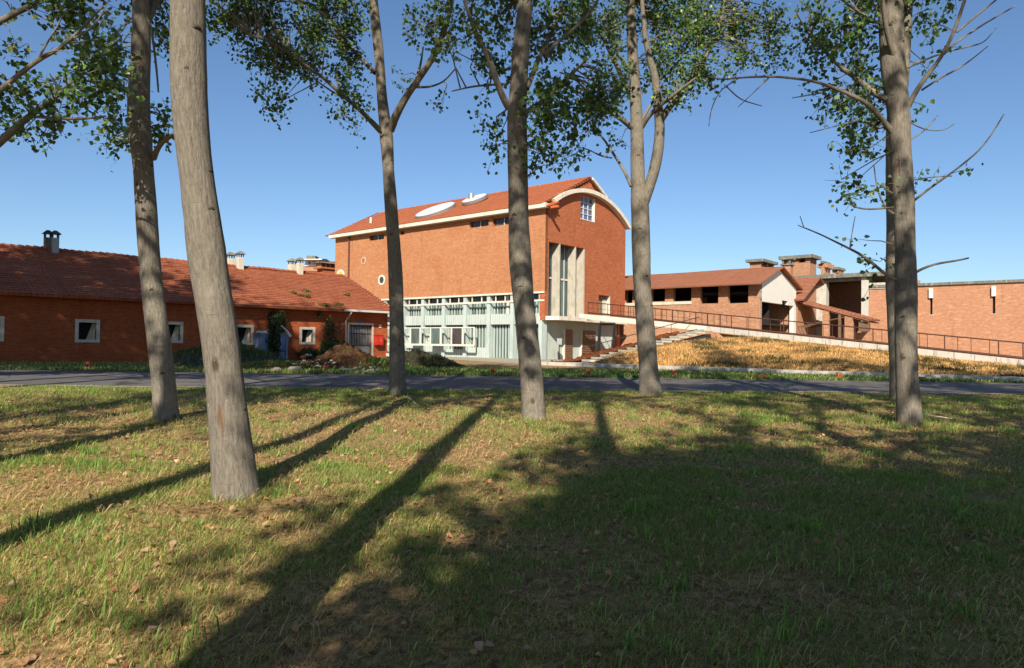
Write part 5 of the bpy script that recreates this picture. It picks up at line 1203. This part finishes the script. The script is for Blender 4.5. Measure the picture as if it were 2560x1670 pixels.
# tree just outside the left edge, its limbs reach in
b = np.array([-8.5, 10.2, 0]); b[2] = float(gz(b[0], b[1]))
trk = [(b[0] + dx, b[1], z, r_) for z, dx, r_ in ((b[2] - .05, 0, .24), (b[2] + 1, -.05, .21), (2.5, -.12, .20), (4.0, -.2, .18), (5.5, -.3, .16), (8, -.45, .13))]
def wp(px, py, d, w): p = at_depth(px, py, d); return (p[0], p[1], p[2], w / 2 / F * d)
lm = [[(b[0] - .1, b[1], 2.7, .10), wp(-80, 420, 10.2, 24), wp(0, 355, 10.3, 19), wp(40, 318, 10.3, 17), wp(70, 292, 10.4, 15), wp(130, 250, 10.5, 11), wp(165, 222, 10.6, 8), wp(190, 190, 10.7, 6)],
      [(b[0] - .15, b[1], 3.5, .09), wp(-60, 275, 10, 18), wp(0, 226, 10, 14), wp(50, 185, 9.9, 12), wp(95, 148, 9.9, 11), wp(140, 128, 9.9, 9), wp(185, 92, 9.8, 8), wp(225, 50, 9.8, 6), wp(258, 15, 9.7, 4)],
      [(b[0] - .2, b[1], 4.3, .09), wp(-60, 95, 10.6, 20), wp(0, 52, 10.6, 16), wp(60, 22, 10.7, 14), wp(110, 0, 10.8, 12), wp(160, -30, 10.9, 9)],
      [wp(70, 290, 10.4, 8), wp(150, 296, 10.2, 8), wp(210, 298, 10.1, 6), wp(265, 290, 10.1, 4)]]
br = [[wp(95, 148, 9.9, 6), wp(112, 115, 9.9, 5), wp(145, 65, 9.9, 4), wp(165, 25, 9.9, 2)], [wp(95, 148, 9.9, 5), wp(115, 126, 9.8, 4), wp(150, 124, 9.8, 3), wp(180, 130, 9.7, 2)], [wp(60, 20, 10.7, 5), wp(110, 45, 10.6, 4), wp(160, 78, 10.6, 4), wp(205, 110, 10.5, 2)], [wp(185, 95, 9.8, 5), wp(225, 80, 9.8, 4), wp(250, 45, 9.7, 3), wp(272, 0, 9.7, 2)]]
bl = [blob(*q[:4], 10.4, *(q[4:])) for q in ((68, 0, 243, 68, .8, .3), (0, 0, 70, 40, .5, .3), (0, 62, 100, 150, .32, .2), (176, 68, 330, 180, .95, .2), (176, 160, 330, 275, .95, .1), (19, 176, 110, 300, .7, 0), (95, 180, 180, 330, .95, .1), (0, 250, 60, 345, .8, .2), (255, 270, 330, 330, .55, .2), (138, 325, 158, 350, .4, 0), (0, -70, 330, 5, 1.0, .3), (-130, 150, 20, 340, .8, .3))]
poplar('poplar outside the left edge whose leafy limbs reach in', b, trk, lm, bl, bare=br, top=18, seed=18, crown_n=420, crown_r=2.8)

# poplars of the same plantation standing behind the viewpoint and left of the frame: unseen, inferred from lawn shadows; crowns sized for the shade they throw
def behind(x, y, label, seed, top=18.0, r0=.20, fork=8.0, lean=-.02, crown_n=760, crown_r=3.1):
    zb = float(gz(x, y)); b = np.array([x, y, zb])
    trk = [(x + lean * z, y, zb + z, r0 * (1.1 - .045 * z)) for z in (-.05, .6, 2, 4, 6, 8, min(fork + 1, 11))]
    return poplar(label, b, trk, (), (), top=top, seed=seed, crown_n=crown_n, crown_from=fork, crown_r=crown_r, rough_leaf=.19)
OFF = [(-1.62, .8, 9.2), (.10, -2.6, 13.0), (-4.25, .2, 9.5), (-6.6, 2.0, 9.0), (1.1, -8.3, 5.0), (6.4, -6.0, 6.0), (9.6, -4.5, 6.5), (-.3, -12.6, 5.5), (4.4, -10.0, 5.0), (12.8, -1.0, 6.5), (-13.5, 10.5, 6.5), (-18.0, 13.5, 6.0),
       (-25.0, 16.0, 6.0), (-14.8, 17.0, 8.5), (13.5, 5.0, 6.5), (18.5, 11.5, 6.5), (-21.5, 18.5, 6.0), (-29, 20, 6.0), (-22, 9.5, 6.0), (-27, 18.4, 6.0), (.1, -9.2, 5.0), (3.8, -2.2, 8.0), (7.6, .2, 8.0), (2.2, -12.2, 5.0), (8.6, -9.5, 5.5), (-8.6, -2.5, 8.0), (-10.2, -5.5, 8.0), (15.2, 14.2, 8.0)]
words = ['just left of the viewpoint', 'straight behind the viewpoint', 'left of the viewpoint, second in its row', 'left of the viewpoint, third in its row', 'behind the viewpoint, right of centre', 'second to the right behind the viewpoint', 'third to the right behind the viewpoint', 'in the back row behind the viewpoint', 'in the back row at right behind the viewpoint',
         'right of the viewpoint', 'left of the picture near the lawn middle', 'left of the picture near the road', 'far left near the road', 'left of the picture at the road edge', 'right of the picture', 'right of the picture near the road',
         'left of the picture by the roadside', 'furthest left by the roadside', 'far left in the lawn middle', 'far left among the roadside row', 'third row straight behind the viewpoint', 'close behind the viewpoint at right', 'beside the viewpoint at right', 'furthest back behind the viewpoint', 'back at the right behind the viewpoint', 'far to the left of the viewpoint', 'left in the second row behind the viewpoint', 'right of the picture at the lawn edge']
for i, ((x, y, fk), w) in enumerate(zip(OFF, words)):
    far_left = x < -12; thin = (not far_left) and (y > -4.6 or x < -5)
    behind(x, y, 'poplar standing %s' % w, 60 + i, fork=fk + (2.0 if far_left else 0), top=(25 if far_left else 18 if thin else 12.2 if y > -11 else 14.2) + 1.0 * math.sin(i * 2.1), lean=-.05 if i == 0 else -.025, crown_n=1700 if far_left else 150 if x < -5 else 500 if y > 10 else 270 if thin else 950, crown_r=3.7 if far_left else 3.1)

# ================================================================== GRASS, LITTER, WEEDS
rng = np.random.default_rng(99)
def blades_obj(name, P, h, w, lean, tint, mat=None, label=None, curl=.5, parent=None):
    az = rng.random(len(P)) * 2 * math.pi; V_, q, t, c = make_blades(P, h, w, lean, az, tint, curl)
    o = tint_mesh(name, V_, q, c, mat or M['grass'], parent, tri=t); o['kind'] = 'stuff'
    if label and parent is None: o['label'] = label; o['category'] = 'grass'
    return o
def in_view(n, d0, d1, pad=.06, power=1.0):
    d = d0 + (d1 - d0) * rng.random(n) ** power; x = (rng.random(n) * 2 - 1) * (.735 + pad) * d; return x, d
def lawn_blades(n, d0, d1, hs, ws, pw):
    x, y = in_view(n, d0, d1, power=pw); g = vnoise(x, y, .55, 1) * .5 + vnoise(x, y, .20, 2) * .35 + vnoise(x, y, 2.1, 3) * .35
    keep = rng.random(n) < np.clip((g - .30) * 2.4, .12, 1); x, y, g = x[keep], y[keep], g[keep]; n = len(x)
    ok = y < road_near(x) - .25; x, y, g = x[ok], y[ok], g[ok]; n = len(x)
    green = rng.random(n) < np.clip((g - .34) * 3.0, .24, .94) * np.clip((y - .8) / 7.0, .38, 1)
    far = np.clip((y - 9) / 8, 0, 1); green |= rng.random(n) < far * .5
    tint = np.where(green[:, None], np.array([.18, .30, .058]) * (.4 + 1.0 * rng.random((n, 1))), np.array([.55, .43, .175]) * (.75 + .5 * vnoise(x, y, .35, 71))[:, None] * (.5 + .8 * rng.random((n, 1))))
    yel = rng.random(n) < .2; tint[yel & green] = np.array([.36, .34, .10]) * (.7 + .5 * rng.random(((yel & green).sum(), 1)))
    h = hs * (.35 + .9 * rng.random(n) ** 1.5) * np.where(green, 1.0, .85) * (.5 + .85 * np.clip(g, 0, 1)); lean = np.where(green, .15 + .6 * rng.random(n), .70 + .30 * rng.random(n))
    w = ws * (.6 + .8 * rng.random(n))
    return np.stack([x, y, gz(x, y) - .004], 1), h, w, lean, tint
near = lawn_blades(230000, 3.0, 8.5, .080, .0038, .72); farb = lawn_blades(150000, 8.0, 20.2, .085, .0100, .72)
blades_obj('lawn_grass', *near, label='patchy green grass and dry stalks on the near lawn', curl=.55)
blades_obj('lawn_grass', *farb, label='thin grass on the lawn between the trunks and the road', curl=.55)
# lush tufts
tx, ty = in_view(420, 3.2, 17, power=.8); _tk = vnoise(tx, ty, 1.6, 44) > .48; tx, ty = tx[_tk], ty[_tk]; tuft = []
for x, y in zip(tx, ty):
    k = int(rng.integers(14, 46)); r_ = .05 + .10 * rng.random(); tuft.append(np.stack([x + rng.standard_normal(k) * r_, y + rng.standard_normal(k) * r_], 1))
tp_ = np.concatenate(tuft); n = len(tp_)
blades_obj('lawn_grass', np.stack([tp_[:, 0], tp_[:, 1], gz(tp_[:, 0], tp_[:, 1])], 1), .06 + .11 * rng.random(n), .006 + .006 * rng.random(n), .1 + .5 * rng.random(n), np.array([.17, .29, .06]) * (.6 + .9 * rng.random((n, 1))), label='taller fresh green tufts scattered over the lawn')
# longer grass left standing round the trunks
bx_ = []
for (x0, y0, r0_) in BASES:
    k = 170; an = rng.random(k) * 6.283; rr0 = r0_ + .02 + np.abs(rng.standard_normal(k)) * .09; bx_.append(np.stack([x0 + rr0 * np.cos(an), y0 + rr0 * np.sin(an)], 1))
bx_ = np.concatenate(bx_); n = len(bx_); dry = rng.random((n, 1)) < .45
blades_obj('lawn_grass', np.stack([bx_[:, 0], bx_[:, 1], gz(bx_[:, 0], bx_[:, 1]) - .01], 1), .05 + .10 * rng.random(n), .005 + .006 * rng.random(n), .15 + .6 * rng.random(n), np.where(dry, np.array([.50, .37, .17]), np.array([.15, .25, .055])) * (.5 + .9 * rng.random((n, 1))), label='longer grass standing round the feet of the trunks')
# straw lying flat
n = 60000; x, y = in_view(n, 3.0, 16, power=.7); kp = rng.random(n) < .25 + 1.1 * np.clip(vnoise(x, y, .8, 6) - .35, 0, 1); x, y = x[kp], y[kp]; n = len(x)
blades_obj('straw', np.stack([x, y, gz(x, y) + .008 + .02 * rng.random(n)], 1), .06 + .12 * rng.random(n), .003 + .004 * rng.random(n), np.full(n, 1.0), np.array([.64, .48, .24]) * (.4 + .85 * rng.random((n, 1))), label='dry straw lying flat among the grass', curl=.96)
# dead leaves
n = 22000; x, y = in_view(n, 3.0, 17, power=.7); kp = rng.random(n) < np.clip(1.5 * (vnoise(x, y, 1.1, 9) * .6 + vnoise(x, y, .3, 10) * .5 - .30), .05, 1); x, y = x[kp], y[kp]; n = len(x)
lp = np.stack([x, y, gz(x, y) + .012 + .02 * rng.random(n)], 1); ax = rng.standard_normal((n, 3)); ax[:, 2] *= .25; ax /= np.linalg.norm(ax, axis=1)[:, None]
sd = np.cross(ax, np.array([0, 0, 1.0]) + rng.standard_normal((n, 3)) * .3); sd /= np.linalg.norm(sd, axis=1)[:, None]; nr = np.cross(sd, ax); size = .026 + .040 * rng.random(n)
cup = np.array([0, .35, .25, .1, .25, .35]); LV = lp[:, None] + size[:, None, None] * (LEAF[None, :, 0:1] * sd[:, None] + LEAF[None, :, 1:2] * ax[:, None] + cup[None, :, None] * np.abs(nr[:, None]) * (.3 + .7 * rng.random((n, 1, 1))))
k = np.arange(n)[:, None] * 6; q = np.concatenate([k + np.array([[0, 1, 2, 3]]), k + np.array([[0, 3, 4, 5]])])
pal = np.array([(.38, .20, .09), (.28, .135, .065), (.44, .28, .155), (.38, .25, .17), (.16, .08, .042)]); tc = pal[rng.integers(0, 5, n)] * (.7 + .6 * rng.random((n, 1)))
o = tint_mesh('leaf_litter', LV.reshape(-1, 3), q, np.repeat(tc, 6, axis=0), M['litter']); o['kind'] = 'stuff'; o['label'] = 'brown dead leaves scattered over the lawn'
# a few single leaves one can pick out
lm_me = {}
def fallen(px, py, col, size, an):
    p = lawn_pt(px, py); key = col
    if key not in lm_me:
        me = bpy.data.meshes.new('fallen_leaf'); vs = LEAF.copy(); vs[:, 2] = cup * .5; me.from_pydata(vs.tolist(), [], [(0, 1, 2, 3), (0, 3, 4, 5)]); me.materials.append(plain('leaf_%s' % col[0], col[1], .7, .2, 20)); lm_me[key] = me
    o = bpy.data.objects.new('fallen_leaf', lm_me[key]); COL.objects.link(o); o.parent = ground; o.location = (p[0], p[1], p[2] + .03); o.scale = (size,) * 3; o.rotation_euler = (random.uniform(-.5, .5), random.uniform(-.4, .4), an)
YL = ('yellow', (.75, .55, .04)); BR = ('brown', (.33, .17, .085)); PK = ('tan', (.42, .27, .17))
fallen(932, 1142, YL, .085, .9)
for (px, py) in ((860, 1258), (752, 1288), (780, 1410), (660, 1420), (955, 1370), (985, 1455), (690, 1505), (780, 1580), (470, 1345), (400, 1420), (90, 1400), (185, 1480), (275, 1590), (60, 1660), (330, 1600), (510, 1390), (2300, 1250), (2490, 1260), (2240, 1450), (2210, 1460), (1900, 1485), (700, 1270), (905, 1190), (1080, 1115), (1420, 1270)):
    fallen(px, py, random.choice((BR, PK, PK)), random.uniform(.04, .058), random.random() * 6)
# fallen stick near the forked trunk and one at right
p0, p1, p2 = lawn_pt(985, 1012), lawn_pt(1022, 1011), lawn_pt(1040, 1016)
tag(MB().tube([p0 + Z * .05, p1 + Z * .14, p2 + Z * .04], [.022, .02, .014], 6).build('fallen_branch', M['bark'], None, loc=p0), 'thin dark branch arched on the grass by the forked trunk', 'branch')
p0, p1 = lawn_pt(2312, 1042), lawn_pt(2380, 1052); tag(MB().tube([p0 + Z * .04, p1 + Z * .04], [.018, .012], 6).build('fallen_branch', M['cream'], None, loc=p0), 'pale stick on the grass right of the tall trunk', 'branch')
# verge beyond the road
n = 42000; x = -26 + 48 * rng.random(n); y = 28.05 + 9 * rng.random(n) ** 1.5; kb = np.array([(np.dot(np.array([a, b_, 0]) - C0, V)) for a, b_ in zip(x, y)]); kl = np.array([(np.dot(np.array([a, b_, 0]) - L0, NL)) for a, b_ in zip(x, y)])
kp = (kb < KB - .05) & (kl < -.15); x, y = x[kp], y[kp]; n = len(x); dry = rng.random(n) < .22 + .3 * (x < -9)
blades_obj('verge_grass', np.stack([x, y, np.zeros(n)], 1), .07 + .13 * rng.random(n), .020 + .016 * rng.random(n), .2 + .6 * rng.random(n), np.where(dry[:, None], np.array([.36, .33, .11]), np.array([.07, .165, .038])) * (.6 + .8 * rng.random((n, 1))), label='green grass strip between the road and the buildings')
# straw on the bank
n = 95000; tt_ = rng.random(n) ** 1.25; bb = B0 + .05 + (RB - .25 - B0) * tt_; aL = SA - .75 - 2.2 * tt_; aa = aL + (-40 - aL) * rng.random(n); zz = berm_z(aa, bb)
P = C0[None] + aa[:, None] * U[None] + bb[:, None] * V[None] + zz[:, None] * Z[None]; P[:, 2] -= .01
gr = vnoise(aa, bb, 2.2, 31) * .6 + vnoise(aa, bb, .7, 32) * .4
tint = np.array([.82, .54, .215]) * (.45 + .85 * rng.random((n, 1))); wd = (gr > .66) & (rng.random(n) < .7); tint[wd] = np.array([.075, .095, .03]) * (.6 + .8 * rng.random((wd.sum(), 1))); dk_ = rng.random(n) < .20; tint[dk_] = np.array([.14, .062, .022])
tint *= (.55 + .9 * vnoise(aa, bb, 1.1, 35) * vnoise(aa, bb, .35, 36) ** .5)[:, None]; pt_ = .5 + vnoise(aa, bb, .9, 37)
blades_obj('bank_straw', P, (.07 + .16 * rng.random(n)) * pt_ * np.where(wd, 1.7, 1), .012 + .018 * rng.random(n), .25 + .6 * rng.random(n), tint, label='dry golden straw and weeds covering the bank', curl=.5)
# weeds on the heaps
def weeds(name, c, rx, ry, h, n, col, hh, label, parent=None):
    x = c[0] + rx * rng.standard_normal(n) * .5; y = c[1] + ry * rng.standard_normal(n) * .5; r2 = ((x - c[0]) / rx) ** 2 + ((y - c[1]) / ry) ** 2; z = c[2] + h * np.clip(1 - r2, 0, 1) ** .7
    return blades_obj(name, np.stack([x, y, z], 1), hh * (.4 + rng.random(n)), .03 + .02 * rng.random(n), .2 + .6 * rng.random(n), np.array(col) * (.5 + rng.random((n, 1))), label=label)
weeds('heap_weeds', gnd(560, 34), 3.4, 1.8, .9, 2600, (.10, .13, .035), .22, 'weeds growing over the grey heap')
weeds('heap_weeds', gnd(690, 32), 2.2, .9, .25, 1300, (.22, .22, .06), .2, 'yellowish weeds left of the rubble')
weeds('heap_weeds', gnd(945, 36), 1.6, 1.0, .3, 1200, (.085, .16, .035), .25, 'green weeds right of the brown heap')
weeds('heap_weeds', gnd(1060, 38), 1.9, 1.0, .55, 900, (.035, .06, .018), .2, 'dark weeds on the dark soil heap')

# shrubs, creeper and roof plants: leafy things of their own
def shrub(name, label, c, r, n, cols, seed, cat='shrub', size=.14, stems=8, group=None):
    rg = np.random.default_rng(seed); c = np.asarray(c, float); root = empty(name, c - np.array([0, 0, r[2]]), label, cat, group)
    base = np.array(root.location); q = rg.standard_normal((n, 3)); q /= np.linalg.norm(q, axis=1)[:, None]; q *= rg.random((n, 1)) ** .4; P = c + q * np.asarray(r) * (1 + .25 * np.sin(q[:, :1] * 9 + seed))
    cc = np.array(cols); t = cc[rg.integers(0, len(cc), n)] * (.6 + .8 * rg.random((n, 1))); v_, q_, t_ = make_leaves(P, size * (.6 + .7 * rg.random(n)), t, rg)
    tint_mesh('foliage', v_, q_, t_, M['leaf'], root, base); m = MB()
    for k in range(stems):
        e = c + rg.standard_normal(3) * np.asarray(r) * .5; m.tube([base, (base + e) / 2 + rg.standard_normal(3) * .05, e], [.03, .02, .008], 5)
    m.build('stems', M['wood'], root)
G1, G2, G3, B1 = (.035, .07, .02), (.06, .13, .03), (.02, .045, .016), (.16, .09, .05)
s, z = pick_l(832, 858, -.6); shrub('wall_shrub', 'bright green shrub against the brick wall left of the gate', WL(s, -.7, .75), (.9, .7, .75), 1500, (G2, G2, G1), 1)
s, z = pick_l(825, 815, -.3); shrub('dry_climber', 'withered brownish climber on the wall above the green shrub', WL(s, -.35, z - .25), (.8, .3, .85), 800, (B1, (.20, .13, .08), G1), 2, size=.12)
s, z = pick_l(693, 825, -1.7); shrub('creeper', 'dark creeper hanging over the middle of the blue container', WL(s - .2, -1.65, 1.35), (.45, .35, 1.25), 1700, (G3, G3, G1), 3, size=.12)
s, z = pick_l(690, 800, -.3); shrub('creeper', 'dark creeper on the brick wall above the blue container', WL(s, -.3, z - .1), (.85, .22, .8), 1100, (G3, G3, G1), 4, size=.12)
s, z = pick_l(808, 868, -.9); shrub('wall_shrub', 'low dark bush below the last small window', WL(s - .6, -.7, .4), (1.3, .6, .45), 1100, (G3, G1), 5)
s, z = pick_l(801, 785, -.25); shrub('wall_plant', 'small green plant under the eaves of the low building', WL(s, -.2, z), (.15, .15, .3), 120, (G1, G2), 6, 'plant', .09, 3)
rfp = lambda px, py: on_plane(px, py, WL(0, -.72, LEAVE), np.cross(DL, WL(0, LD / 2, LRZ) - WL(0, -.72, LEAVE)))
for i, (px, py, r_, lab) in enumerate(((764, 729, .22, 'upper of the weeds growing on the tiled roof'), (752, 741, .42, 'broadest weed patch growing on the tiled roof'), (848, 763, .25, 'weed on the tiles near the right end of the eaves'), (866, 738, .18, 'small weed near the roof verge'), (732, 735, .2, 'leftmost weed growing on the tiled roof'), (806, 765, .5, 'dry weeds along the eaves'))):
    c = rfp(px, py) + Z * .08; shrub('roof_weed', lab, c, (r_ * 1.6, r_, .12), int(260 * r_ / .25), ((.10, .13, .03), (.16, .15, .05), (.2, .13, .06)), 20 + i, 'weed', .09, 3, 'weeds on the tiled roof')

for o in list(bpy.data.objects):
    if '_w' in o: del o['_w']
